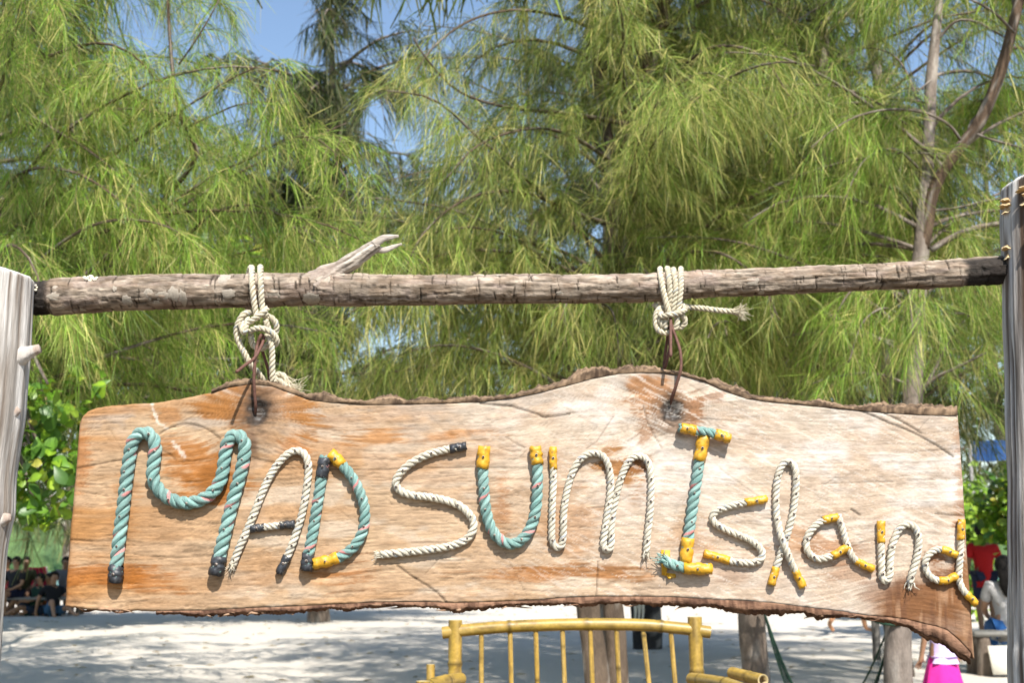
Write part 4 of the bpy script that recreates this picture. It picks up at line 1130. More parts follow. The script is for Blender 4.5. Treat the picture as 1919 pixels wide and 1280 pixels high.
PAL_SUN = [((0.1928, 0.2947, 0.0389), 0.38), ((0.3625, 0.4365, 0.0925), 0.3), ((0.6745, 0.6035, 0.1978), 0.22), ((0.0548, 0.1014, 0.0153), 0.1)]
PAL_FRESH = [((0.2108, 0.3776, 0.0353), 0.38), ((0.3648, 0.4966, 0.0801), 0.3), ((0.634, 0.5706, 0.1902), 0.22), ((0.0598, 0.1258, 0.0158), 0.1)]
PAL_DEEP_SHADE = [((0.0529, 0.0995, 0.0154), 0.45), ((0.104, 0.1577, 0.0285), 0.27), ((0.2747, 0.2528, 0.0848), 0.14), ((0.0223, 0.0467, 0.0086), 0.14)]  # deep greens darkened further, painting the shade of the rows behind

def pick(pal, n, rng):
    w = np.array([p[1] for p in pal]); k = rng.choice(len(pal), n, p=w / w.sum())
    c = np.array([p[0] for p in pal])[k]
    return c * rng.uniform(.6, 1.35, (n, 1))

def foliage(limbs, rng, tw_sp=.052, tw_len=(.18, .60), st_sp=.0092, st_len=(.12, .30), w=.0033, pal=PAL_SUN, droop=1.0, start=.18, keep=None):
    """needle branchlets hanging from twigs that leave the limbs; returns vertex, quad and colour arrays"""
    p0 = []; td = []; tl = []
    for C in limbs:
        C = np.asarray(C); T = np.gradient(C, axis=0); T /= np.linalg.norm(T, axis=1)[:, None] + 1e-9
        s = np.concatenate([[0], np.cumsum(np.linalg.norm(np.diff(C, axis=0), axis=1))])
        n = max(2, int(s[-1] * (1 - start) / tw_sp))
        q = np.sort(rng.uniform(start, 1, n)) * s[-1]
        P = np.stack([np.interp(q, s, C[:, k]) for k in range(3)], -1)
        t = np.stack([np.interp(q, s, T[:, k]) for k in range(3)], -1)
        r = rng.normal(0, 1, (n, 3)); r -= t * (r * t).sum(1)[:, None]; r /= np.linalg.norm(r, axis=1)[:, None]
        d = r * .85 + t * .75 + np.array([0, 0, -.12])
        d /= np.linalg.norm(d, axis=1)[:, None]
        f = q / s[-1]
        p0.append(P); td.append(d); tl.append(rng.uniform(*tw_len, n) * (1.15 - .6 * f))
    p0 = np.vstack(p0); td = np.vstack(td); tl = np.concatenate(tl)
    per = np.maximum(4, (tl / st_sp)).astype(int)
    idx = np.repeat(np.arange(len(p0)), per); N = len(idx)
    f = rng.random(N) ** .8
    L = tl[idx] * f
    g = -.42 * droop
    tp = p0[idx] + td[idx] * L[:, None] + np.array([0, 0, g]) * (L ** 2 / np.maximum(tl[idx], .2))[:, None]
    tdir = td[idx] + np.array([0, 0, 2 * g]) * (L / np.maximum(tl[idx], .2))[:, None]
    tdir /= np.linalg.norm(tdir, axis=1)[:, None]
    r = rng.normal(0, 1, (N, 3))
    d = tdir * .62 + r * .48 + np.array([0, 0, -.5]) * droop; d /= np.linalg.norm(d, axis=1)[:, None]
    sl = rng.uniform(*st_len, N)
    dn = np.array([0, 0, -1.0])
    k1 = rng.uniform(.25, .75, N)[:, None] * droop
    a = tp
    b = a + (d + dn * k1 * .45) * (sl * .45)[:, None]
    e = b + (d * .85 + dn * k1 * .62 + rng.normal(0, .08, (N, 3))) * (sl * .55)[:, None]
    if keep is not None:
        m = keep(e); a, b, e, d, sl, idx = a[m], b[m], e[m], d[m], sl[m], idx[m]; N = len(a)
    wv = np.cross(e - a, rng.normal(0, 1, (N, 3))); wv /= np.linalg.norm(wv, axis=1)[:, None] + 1e-9
    ww = (w * rng.uniform(.7, 1.35, N))[:, None]
    V = np.stack([a - wv * ww * .35, a + wv * ww * .35, b - wv * ww * .5, b + wv * ww * .5, e - wv * ww * .22, e + wv * ww * .22], 1).reshape(-1, 3)
    i = np.arange(N)[:, None] * 6
    Q = np.concatenate([i + np.array([[0, 1, 3, 2]]), i + np.array([[2, 3, 5, 4]])], 0)
    tc = rng.uniform(.82, 1.2, len(p0))
    c = pick(pal, N, rng) * tc[idx][:, None]
    tip = c * .55 + np.array((.34, .30, .15)) * .45
    Cc = np.stack([c * .8, c * .8, c, c, tip, tip], 1).reshape(-1, 3)
    # the twigs themselves, thin woody ribbons
    n = len(p0); q1 = p0 + td * (tl * .5)[:, None] + np.array([0, 0, g]) * (tl * .25)[:, None]; q2 = p0 + td * tl[:, None] + np.array([0, 0, g]) * tl[:, None]
    wv = np.cross(td, rng.normal(0, 1, (n, 3))); wv /= np.linalg.norm(wv, axis=1)[:, None]
    V2 = np.stack([p0 - wv * w * .7, p0 + wv * w * .7, q1 - wv * w * .5, q1 + wv * w * .5, q2 - wv * w * .3, q2 + wv * w * .3], 1).reshape(-1, 3)
    i2 = np.arange(n)[:, None] * 6 + len(V)
    Q2 = np.concatenate([i2 + np.array([[0, 1, 3, 2]]), i2 + np.array([[2, 3, 5, 4]])], 0)
    wood = np.tile(np.array((.22, .17, .10)), (6 * n, 1))
    return np.vstack([V, V2]), np.vstack([Q, Q2]), np.vstack([Cc, wood])

def arch(base, az, elev, length, sag, rng, n=9):
    P = [np.array(base, float)]; e = elev; a = az
    st = length / n
    for k in range(n):
        d = np.array([math.cos(a) * math.cos(e), math.sin(a) * math.cos(e), math.sin(e)])
        P.append(P[-1] + d * st)
        e -= sag / n * (.5 + 1.0 * k / n); a += rng.normal(0, .09); e += rng.normal(0, .05)
    return catmull(P, .06 if length < 3.3 else .16)

def along(C, z):
    i = int(np.abs(C[:, 2] - z).argmin()); return C[i]

def casuarina(label, stems, radii, seed, pal, limbs=(), auto=None, fol=None, group='casuarina trees behind the sign', gaps=(), hi=None, bark=None, prune=0, stem_bark=None):
    """stems: trunk paths (bottom first); limbs: explicit branches (path, r0, r1); auto: dict of random limbs"""
    rng = np.random.default_rng(seed); bark = bark or {}
    t = empty('casuarina_tree', (stems[0][0][0], stems[0][0][1], 0), label, 'tree', group)
    SC = []
    for k, (st, rd) in enumerate(zip(stems, radii)):
        C = catmull(st, .07); SC.append(C); bk = (stem_bark or [bark] * 9)[k]
        child('trunk', bark_mesh('trunk', C, np.interp(np.linspace(0, 1, len(C)), np.linspace(0, 1, len(rd)), rd), seed + k, **bk), t)
    allL = []; bare = []
    for (p, r0, r1) in limbs:
        C = catmull(p, .05); allL.append(C)
        child('branch', bark_mesh('branch', C, np.linspace(r0, r1, len(C)), seed + 30, sides=9, **bark), t)
    m = MB(); na = 0
    if auto:
        tries = 0
        while na < auto['n'] and tries < auto['n'] * 12:
            tries += 1
            C0 = SC[rng.integers(len(SC))]
            z = rng.uniform(*auto['z']); b = along(C0, z)
            if abs(b[2] - z) > .3: continue
            f = (z - auto['z'][0]) / (auto['z'][1] - auto['z'][0])
            ln = rng.uniform(*auto['len']) * (1.1 - .45 * f * auto.get('taper', 1))
            az = rng.uniform(*auto.get('az', (0, 2 * math.pi)))
            C = arch(b, az, rng.uniform(*auto.get('elev', (.35, .95))), ln, rng.uniform(*auto.get('sag', (.8, 1.7))), rng)
            px, py = proj(C[len(C) // 3:])
            if any((np.hypot((px - gx) / rx, (py - gy) / ry) < 1).any() for gx, gy, rx, ry in gaps): continue
            allL.append(C); na += 1
            Cl = np.vstack([C[:-1:3], C[-1:]]); m.add(*bark_tube(Cl, np.linspace(.022, .005, len(Cl)) * auto.get('rs', 1), seed + na, sides=5, **bark))
    if na: child('limbs', m.mesh('limbs', M_treebark), t, kind='stuff')
    fk = dict(pal=pal); fk.update(fol or {})
    def keep(E):
        ok = np.ones(len(E), bool)
        if gaps:
            px, py = proj(E)
            for gx, gy, rx, ry in gaps:
                ok &= ~((np.hypot((px - gx) / rx, (py - gy) / ry) < 1) & (rng.random(len(E)) < .92))
        if prune:
            for C0 in SC:
                i_ = np.clip(np.searchsorted(C0[:, 2], E[:, 2]), 0, len(C0) - 1)
                dx = np.abs(E[:, 0] - C0[i_, 0]); dy = C0[i_, 1] - E[:, 1]
                ok &= ~((dx < prune) & (E[:, 2] > 3.35) & (dy > -.05) & (dy < 1.6) & (rng.random(len(E)) < .9))
        return ok & (E[:, 2] > .3)
    V, Q, Cc = foliage(allL, rng, keep=keep, **fk)
    if hi:      # the taller part of the crown, out of the picture, which shades the sand
        HL = []
        for _ in range(hi['n']):
            C0 = SC[rng.integers(len(SC))]; b = along(C0, rng.uniform(*hi['z']))
            HL.append(arch(b, rng.uniform(0, 6.283), rng.uniform(.3, .9), rng.uniform(*hi['len']), rng.uniform(.6, 1.4), rng))
        V2, Q2, C2 = foliage(HL, rng, tw_sp=.16, tw_len=(.3, .9), st_sp=.05, st_len=(.25, .5), w=.022, pal=pal)
        Q = np.vstack([Q, Q2 + len(V)]); V = np.vstack([V, V2]); Cc = np.vstack([Cc, C2])
    child('crown', mesh_np('crown', V, Q, None, None, Cc, False, (M_needle,)), t, kind='stuff')
    return t

def PL(pts, Y):
    return [U(x, y, (Y[i] if hasattr(Y, '__len__') else Y)) for i, (x, y) in enumerate(pts)]

def ground_pt(px, Y):  # foot of a trunk seen in direction px
    p = U(px, 1100, Y); return Vector((p.x, Y, -.05))

GAPS = [(545,45,62,80),(430,200,34,40),(250,30,34,34),(705,235,34,60),(640,325,30,26),(1870,105,44,38),(1735,110,34,55),(1632,155,22,20),(1030,330,26,16),(1118,455,22,40),(1590,70,20,20),(1660,560,14,30),(905,35,14,20)]

# T1 in the middle, two stems
Y1 = 9.5
casuarina('twin stemmed casuarina rising behind the middle of the sign, bushy olive green crown',
    [[Vector((U(1128,1200,Y1).x, Y1, -.1))] + PL([(1112,1210),(1103,1150),(1100,1000),(1118,840),(1152,640),(1172,500),(1180,420),(1198,300),(1212,150),(1245,0)], Y1) + [U(1260,-250,Y1), U(1290,-700,Y1), U(1300,-1100,Y1)],
     [Vector((U(1160,1200,Y1).x, Y1 + .1, -.1))] + PL([(1155,1210),(1150,1150),(1140,1000),(1140,800),(1146,600),(1150,430),(1146,300),(1120,150),(1100,0)], Y1 + .2) + [U(1080,-300,Y1 + .3), U(1060,-700,Y1 + .3)]],
    [[.10,.085,.08,.062,.045,.042,.035,.02],[.09,.075,.065,.045,.034,.028,.02]], 11, PAL_SUN, bark=dict(ca=(.06, .042, .028), cb=(.16, .115, .08)),
    limbs=[(PL([(1195,235),(1080,215),(950,200),(860,170),(800,110),(775,70)], [9.5,9.2,8.8,8.5,8.3,8.2]), .022, .006),
           (PL([(1185,330),(1080,260),(1000,240),(900,270),(830,340)], [9.5,8.9,8.5,8.2,8.0]), .02, .005),
           (PL([(1205,250),(1260,150),(1330,90),(1420,100),(1480,180)], [9.5,9.1,8.7,8.4,8.2]), .022, .005),
           (PL([(1175,430),(1080,400),(980,360),(880,370),(800,430),(760,500)], [9.5,9.1,8.6,8.3,8.1,8.0]), .022, .005),
           (PL([(1150,560),(1050,500),(930,470),(820,480),(720,540),(660,610)], [9.5,9.1,8.7,8.4,8.2,8.1]), .022, .005),
           (PL([(1160,600),(1240,500),(1330,470),(1420,520),(1460,600)], [9.5,9.0,8.6,8.3,8.2]), .02, .005),
           (PL([(1150,700),(1050,640),(950,590),(840,590),(740,640)], [9.5,9.4,9.2,9.0,9.0]), .02, .005),
           (PL([(1160,700),(1260,620),(1350,600),(1430,640)], [9.5,9.4,9.3,9.2]), .02, .005),
           (PL([(1180,420),(1250,385),(1320,400),(1400,440)], [9.5,9.6,9.7,9.8]), .016, .005),
           (PL([(1210,160),(1120,60),(1000,20),(900,30),(820,80),(760,160)], [9.5,9.2,8.9,8.7,8.5,8.4]), .02, .005),
           (PL([(1230,60),(1330,0),(1430,0),(1510,60)], [9.5,9.1,8.9,8.8]), .02, .005),
           (PL([(1150,560),(1120,520),(1080,530),(1050,600)], [9.5,8.9,8.5,8.3]), .014, .004),
           (PL([(1150,540),(1180,500),(1220,520),(1240,600)], [9.5,8.9,8.5,8.3]), .014, .004),
           (PL([(1150,600),(1130,570),(1150,590),(1160,660)], [9.5,8.9,8.6,8.4]), .014, .004),
           (PL([(1150,640),(960,560),(840,540),(700,560),(620,620)], [9.5,9.0,8.8,8.7,8.7]), .018, .005),
           (PL([(1140,750),(1000,690),(860,680),(700,700),(560,690)], [9.5,9.7,9.9,10.0,10.1]), .02, .005)],
    auto=dict(n=62, z=(2.2, 6.2), len=(1.7, 3.2)), gaps=GAPS, hi=dict(n=38, z=(6, 9.8), len=(1.6, 3.4)))

# T2, leaning trunk right of the middle
Y2 = 10.8
casuarina('casuarina with one leaning trunk, seen between the bamboo bench and the hammock',
    [[Vector((U(1420,1280,Y2).x, Y2, -.1))] + PL([(1418,1275),(1412,1215),(1408,1150),(1405,1000),(1425,800),(1455,650),(1490,545),(1530,400),(1545,250),(1540,100)], Y2) + [U(1535,-200,Y2), U(1530,-600,Y2), U(1520,-900,Y2)]],
    [[.125,.105,.10,.09,.075,.06,.05,.04,.02]], 23, PAL_SUN,
    limbs=[(PL([(1535,330),(1450,240),(1370,210),(1300,250),(1270,330)], [10.8,10.2,9.6,9.2,9.0]), .022, .005),
           (PL([(1520,430),(1430,380),(1350,360),(1290,400)], [10.8,10.3,9.9,9.7]), .02, .005),
           (PL([(1540,230),(1500,120),(1440,60),(1380,60),(1330,120)], [10.8,10.3,9.8,9.5,9.3]), .02, .005),
           (PL([(1530,380),(1580,300),(1620,320),(1640,420)], [10.8,10.3,9.9,9.8]), .018, .005),
           (PL([(1500,520),(1560,470),(1610,500),(1640,580)], [10.8,10.4,10.1,10.0]), .018, .005),
           (PL([(1470,600),(1540,580),(1590,620),(1610,700)], [10.8,10.6,10.4,10.3]), .018, .005)],
    auto=dict(n=56, z=(2.4, 7.0), len=(1.6, 3.0)), gaps=GAPS, hi=dict(n=26, z=(6.8, 9.2), len=(1.5, 2.8)))

# T3 at the right, forked
Y3 = 8.5
casuarina('forked casuarina with a straight pale stem and a curved brown stem, right of the sign',
    [[Vector((U(1682,1280,Y3).x, Y3, -.1))] + PL([(1682,1270),(1684,1180),(1692,1050),(1700,900),(1710,760),(1713,640),(1718,540),(1728,450)], Y3) + PL([(1732,380),(1740,260),(1745,150),(1758,20),(1770,-150),(1785,-500),(1790,-800)], Y3),
     PL([(1728,470),(1738,420),(1746,370),(1765,325),(1800,275),(1832,235),(1862,170),(1882,110),(1900,40),(1925,-60),(1970,-250)], [8.5,8.48,8.45,8.4,8.35,8.3,8.25,8.2,8.15,8.1,8.0])],
    [[.110,.095,.088,.074,.064,.056,.050,.044,.027,.026,.025,.023,.018,.012],[.05,.045,.042,.042,.04,.036,.03,.024,.016]], 37, PAL_FRESH,
    limbs=[(PL([(1800,262),(1780,235),(1745,215),(1700,205),(1640,208),(1580,230),(1520,275)], [8.3,8.25,8.2,8.1,8.0,7.9,7.8]), .012, .004),
           (PL([(1745,468),(1775,450),(1812,432),(1850,422),(1890,417)], 8.3), .024, .019),
           (PL([(1738,395),(1790,390),(1840,378),(1895,368)], [8.5,8.4,8.3,8.2]), .011, .006),
           (PL([(1830,250),(1860,262),(1910,275),(1990,300)], [8.3,8.2,8.1,8.0]), .010, .004),
           (PL([(1745,150),(1700,185),(1670,200)], 8.4), .008, .004),
           (PL([(1752,80),(1790,40),(1830,40),(1870,62),(1910,85)], [8.5,8.4,8.3,8.3,8.2]), .012, .005),
           (PL([(1740,240),(1690,120),(1640,90),(1600,95)], [8.5,8.8,9.0,9.1]), .012, .005),
           (PL([(1900,60),(1860,20),(1800,-10),(1760,-20)], [8.1,8.0,7.9,7.8]), .012, .005),
           (PL([(1722,420),(1700,370),(1675,350)], 8.6), .026, .015),
           (PL([(1715,735),(1750,710),(1790,690),(1850,660)], [8.5,8.5,8.4,8.3]), .020, .007),
           (PL([(1700,720),(1640,700),(1570,705),(1520,720)], [8.5,8.5,8.6,8.6]), .012, .004),
           (PL([(1715,600),(1650,530),(1600,540),(1560,600)], [8.5,8.2,8.0,7.9]), .014, .004),
           (PL([(1720,560),(1780,500),(1850,500),(1920,560)], [8.5,8.2,8.0,7.9]), .014, .004),
           (PL([(1712,640),(1770,590),(1830,600),(1880,680)], [8.5,8.8,9.0,9.1]), .014, .004),
           (PL([(1715,600),(1700,540),(1705,560),(1712,640)], [8.5,8.0,7.8,7.7]), .012, .004),
           (PL([(1715,560),(1740,500),(1735,540),(1728,620)], [8.5,8.0,7.8,7.7]), .012, .004),
           (PL([(1712,640),(1670,580),(1620,600),(1590,680)], [8.5,8.1,7.9,7.8]), .012, .004),
           (PL([(1735,330),(1680,280),(1620,300),(1580,380)], [8.5,8.3,8.1,8.0]), .012, .004)],
    auto=dict(n=34, z=(2.2, 5.8), len=(1.3, 2.6), rs=.8, az=(-.35, 3.5)), prune=.10, stem_bark=[dict(ca=(.12, .09, .07), cb=(.30, .25, .21)), dict(ca=(.07, .045, .028), cb=(.16, .105, .07))], gaps=GAPS + [(1735,330,40,90)], hi=dict(n=22, z=(5.6, 8.0), len=(1.4, 2.6)),
    fol=dict(tw_sp=.055, st_sp=.0095, w=.0031))

# T4 at the left, rooted behind the left post; its long limbs fill the left of the picture
Y4 = 7.4
casuarina('feathery light green casuarina leaning in from behind the left post',
    [[Vector((U(-70,1280,Y4).x, Y4, -.1))] + PL([(-72,1200),(-70,1000),(-66,800),(-60,600),(-80,400),(-60,200),(-50,0)], Y4) + [U(-40,-300,Y4), U(-30,-600,Y4)]],
    [[.09,.08,.07,.06,.05,.04,.03,.015]], 53, PAL_FRESH, bark=dict(ca=(.05, .033, .02), cb=(.14, .095, .06)),
    limbs=[(PL([(-62,700),(60,600),(200,480),(310,370),(368,290),(345,240),(328,170),(318,60),(312,-60)], [7.4,7.3,7.2,7.1,7.0,7.0,7.0,7.0,7.0]), .022, .009),
           (PL([(-66,600),(40,440),(130,290),(115,160),(75,90),(45,0),(25,-80)], [7.4,7.3,7.2,7.2,7.2,7.2,7.2]), .02, .008),
           (PL([(-70,120),(0,180),(90,235),(185,295),(280,380),(360,480)], [7.4,7.1,7.0,6.9,6.8,6.8]), .012, .005),
           (PL([(325,195),(270,185),(230,150),(190,110)], [7.0,6.9,6.9,6.8]), .006, .003),
           (PL([(335,120),(370,70),(410,0),(430,-50)], [7.0,6.9,6.9,6.8]), .006, .003),
           (PL([(345,240),(400,215),(450,195),(525,188)], [7.0,6.9,6.8,6.7]), .007, .003),
           (PL([(260,430),(380,340),(470,295),(530,262),(588,258),(632,290)], [7.1,7.0,6.9,6.8,6.7,6.6]), .010, .003),
           (PL([(-60,720),(120,560),(300,500),(470,470),(580,420),(650,350),(628,300),(640,255)], [7.4,7.4,7.4,7.4,7.4,7.3,7.3,7.3]), .016, .004),
           (PL([(-60,760),(60,640),(200,560),(340,530),(470,560)], [7.4,7.6,7.8,7.9,8.0]), .018, .004),
           (PL([(-60,780),(80,620),(260,560),(440,550),(600,590)], [7.4,8.2,8.8,9.2,9.5]), .018, .004),
           (PL([(-66,640),(60,500),(180,420),(300,420),(400,480)], [7.4,7.0,6.7,6.6,6.6]), .016, .004),
           (PL([(-70,450),(30,330),(130,320),(230,380),(300,460)], [7.4,7.0,6.8,6.7,6.7]), .014, .004),
           (PL([(-66,300),(60,240),(180,240),(270,310)], [7.4,7.6,7.7,7.8]), .014, .004),
           (PL([(-62,220),(60,110),(160,90),(230,150)], [7.4,7.6,7.8,7.9]), .012, .004),
           (PL([(-52,60),(60,10),(140,30),(200,90)], [7.4,7.5,7.6,7.7]), .012, .004),
           (PL([(150,70),(148,110),(152,170),(158,210)], 7.0), .006, .004),
           (PL([(100,600),(170,640),(250,640),(330,680)], [7.4,7.9,8.2,8.4]), .012, .004),
           (PL([(300,500),(400,400),(500,390),(590,460)], [7.4,7.2,7.0,7.0]), .012, .004),
           (PL([(-60,660),(-20,560),(60,520),(130,560)], [7.4,7.0,6.8,6.7]), .012, .004)],
    auto=dict(n=34, z=(1.9, 5.2), len=(1.6, 3.4), az=(-1.0, 1.5), rs=.8), gaps=GAPS, hi=dict(n=22, z=(5.4, 7.4), len=(1.5, 3.0)),
    fol=dict(tw_sp=.050, st_sp=.0088, w=.0029, st_len=(.11, .27)))

# a second row close behind the first, each in line with a trunk in front of it
for px, Y, seed, lab, pal in ((1140, 14.5, 71, 'casuarina close behind the twin stemmed tree, deep green with depth shade painted in', PAL_DEEP_SHADE), (1412, 15.5, 72, 'casuarina close behind the tree with the leaning trunk', PAL_DEEP_SHADE),
        (1684, 13.0, 73, 'casuarina close behind the forked tree at the right', PAL_DEEP_SHADE), (-75, 12.5, 74, 'casuarina hidden behind the left post, crown showing beyond the log', PAL_DEEP_SHADE)):
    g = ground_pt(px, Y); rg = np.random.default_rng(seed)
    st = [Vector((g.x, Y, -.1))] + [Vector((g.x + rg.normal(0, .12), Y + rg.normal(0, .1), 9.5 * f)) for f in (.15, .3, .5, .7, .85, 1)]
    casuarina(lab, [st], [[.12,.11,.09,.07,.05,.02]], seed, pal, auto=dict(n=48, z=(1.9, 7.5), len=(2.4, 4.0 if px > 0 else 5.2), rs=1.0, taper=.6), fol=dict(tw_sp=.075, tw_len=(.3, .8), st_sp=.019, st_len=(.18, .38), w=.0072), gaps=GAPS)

# the tree behind, left of the middle, with shade painted into its needles: its foot is out past the people, hidden by the sign
for k, (px, Y, h, seed, lab, n) in enumerate([(600,24,13.5,61,'dark tall casuarina with shade painted into its needles, behind the gap of sky, left of the twin stems',40),
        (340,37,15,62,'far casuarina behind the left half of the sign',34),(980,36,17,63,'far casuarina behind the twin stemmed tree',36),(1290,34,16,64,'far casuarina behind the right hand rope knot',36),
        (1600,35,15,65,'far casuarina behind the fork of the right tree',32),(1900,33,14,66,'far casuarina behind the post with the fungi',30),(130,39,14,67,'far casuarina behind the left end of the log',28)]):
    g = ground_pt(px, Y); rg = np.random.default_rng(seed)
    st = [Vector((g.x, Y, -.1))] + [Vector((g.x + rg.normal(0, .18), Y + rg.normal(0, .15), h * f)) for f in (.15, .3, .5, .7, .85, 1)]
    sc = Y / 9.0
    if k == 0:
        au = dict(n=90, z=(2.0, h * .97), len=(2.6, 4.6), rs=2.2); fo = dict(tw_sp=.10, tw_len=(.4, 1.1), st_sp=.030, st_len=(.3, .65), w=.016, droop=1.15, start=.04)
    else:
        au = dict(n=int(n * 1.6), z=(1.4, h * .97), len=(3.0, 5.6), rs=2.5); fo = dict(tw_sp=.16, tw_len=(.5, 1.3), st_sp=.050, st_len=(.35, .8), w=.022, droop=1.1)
    casuarina(lab, [st], [[.22,.18,.14,.09,.03]], seed, PAL_DEEP_SHADE if k else [(tuple(c * .62 for c in q[0]), q[1]) for q in PAL_DEEP_SHADE], auto=au, fol=fo, gaps=[(x, y, a * .8, b * .8) for x, y, a, b in GAPS[:10]])  # palette scaled down on the first tree, painting it as shaded

# ------------------------------------------------------------------ broad leaved trees
def leaf_mesh(L=.15, Wd=.085, seed=0, col=(.13, .26, .03)):
    rng = np.random.default_rng(seed); m = MB(); n = 7; V = []; C = []
    for k in range(n):
        f = k / (n - 1)
        w = Wd * (math.sin(math.pi * min(1, f ** 1.6 * .97 + .02)) ** .7) * .5
        z = -.05 * L * (2 * f - .6) ** 2
        for s, dz in ((-1, .10), (0, 0), (1, .10)):
            V.append((s * w, f * L, z + abs(s) * dz * w * 2)); C.append(np.array(col) * (1.25 if s == 0 else 1.0) * (.9 + .2 * rng.random()))
    i = np.arange(n - 1)[:, None] * 3; j = np.arange(2)[None]
    Q = np.stack([i + j, i + j + 1, i + 4 + j, i + 3 + j], -1).reshape(-1, 4)
    m.add(np.array(V), Q, None, np.array(C)); return m.mesh('leaf', M_leaf)
LEAVES = [leaf_mesh(.16, .10, 1, (.12, .25, .020)), leaf_mesh(.14, .085, 2, (.20, .33, .025)), leaf_mesh(.18, .105, 3, (.06, .14, .018)), leaf_mesh(.12, .08, 4, (.28, .40, .035)), leaf_mesh(.15, .07, 5, (.09, .19, .02)), leaf_mesh(.13, .09, 6, (.17, .28, .03)), leaf_mesh(.10, .07, 7, (.38, .36, .05))]
def scatter_leaves(centres, rng, per, spread, meshes, scale):
    """joined leaf rosettes: V, Q, C"""
    Vs = []; Qs = []; Cs = []; n0 = 0
    data = []
    for me in meshes:
        v = np.zeros(len(me.vertices) * 3, np.float32); me.vertices.foreach_get('co', v)
        q = np.array([list(p.vertices) for p in me.polygons]); c = np.zeros(len(me.vertices) * 4, np.float32); me.color_attributes['Col'].data.foreach_get('color', c)
        data.append((v.reshape(-1, 3), q, c.reshape(-1, 4)[:, :3]))
    for P in centres:
        k0 = rng.uniform(0, 6.28); ax_ = Matrix.Rotation(rng.normal(.6, .4), 3, 'X') @ Matrix.Rotation(rng.normal(0, .4), 3, 'Y')
        for k in range(per):
            v, q, c = data[rng.integers(len(data))]
            a = k0 + 6.283 * k / per + rng.normal(0, .3); tilt = rng.normal(-.15, .35)
            Rm = np.array(ax_ @ Matrix.Rotation(a, 3, 'Z') @ Matrix.Rotation(tilt, 3, 'X') @ Matrix.Rotation(rng.normal(0, .3), 3, 'Y'))
            s = scale * rng.uniform(.7, 1.2)
            Vs.append((v * s) @ Rm.T + P + rng.normal(0, spread, 3)); Qs.append(q + n0); Cs.append(c * rng.uniform(.8, 1.25)); n0 += len(v)
    return np.vstack(Vs), np.vstack(Qs), np.vstack(Cs)

def almond_tree():
    Ya = 6.6; rng = np.random.default_rng(91)
    base = Vector((U(-190, 1200, Ya).x, Ya, 0))
    t = empty('sea_almond_tree', base, 'sea almond tree with big bright green leaves hanging beside the left post', 'tree')
    C = catmull([base + Vector((0, 0, -.1)), base + Vector((.05, 0, .8)), base + Vector((0, .1, 1.8)), base + Vector((-.1, .1, 3.2))], .07)
    child('trunk', bark_mesh('trunk', C, np.linspace(.12, .06, len(C)), 5), t)
    hubs = []
    for k, (x, y) in enumerate([(90,720),(50,800),(110,800),(80,860),(95,920),(60,930),(70,760)]):
        e = U(x, y, Ya + rng.uniform(-.5, .6))
        s = C[int(len(C) * rng.uniform(.55, .95))]
        L = catmull([s, (Vector(s) + e) / 2 + Vector((0, 0, .25)), e], .06)
        child('branch', bark_mesh('branch', L, np.linspace(.03, .008, len(L)), k, sides=8), t)
    # leaf rosettes: nearest the camera as leaves of their own, the shaded rest joined
    near = []
    while len(near) < 58:
        x, y = rng.uniform(15, 150), rng.uniform(715, 985)
        lim = np.interp(y, [540, 700, 800, 900, 985], [150, 140, 138, 128, 116])
        if x > lim: continue
        if y > 960 and not 55 < x < 112: continue
        near.append(np.array(U(x, y, Ya - .1 + rng.uniform(-.3, .15))))
    cnt = 0
    for P in near:
        k0 = rng.uniform(0, 6.28); nn = rng.integers(4, 7); ax_ = rng.normal(.75, .35); ay_ = rng.normal(0, .35)
        for k in range(nn):
            if cnt >= 296: break
            o = bpy.data.objects.new('leaf', LEAVES[rng.choice(7, p=[.2, .18, .17, .12, .17, .13, .03])]); COL.objects.link(o); o.parent = t
            o.location = Vector(P) - base + Vector(rng.normal(0, .03, 3))
            # rosettes face the light with leaves fanned out and tips a little down
            Mx = Matrix.Rotation(ax_, 3, 'X') @ Matrix.Rotation(ay_, 3, 'Y') @ Matrix.Rotation(k0 + 6.283 * k / nn + rng.normal(0, .25), 3, 'Z') @ Matrix.Rotation(rng.normal(-.3, .25), 3, 'X')
            o.rotation_euler = Mx.to_euler()
            s = rng.uniform(.46, .74); o.scale = (s, s, s); cnt += 1
    rest = []
    while len(rest) < 260:
        x, y = rng.uniform(-330, 200), rng.uniform(380, 975)
        lim = np.interp(y, [380, 700, 800, 900, 975], [240, 200, 150, 130, 110])
        if x > lim: continue
        if y > 930 and not 40 < x < 118: continue
        rest.append(np.array(U(x, y, Ya + rng.uniform(.1, 1.2) + (1.6 if y < 700 else 0))))
    V, Q, Cc = scatter_leaves(rest, rng, 6, .04, LEAVES, .75)
    child('foliage', mesh_np('foliage', V, Q, None, None, Cc, True, (M_leaf,)), t, kind='stuff')
almond_tree()

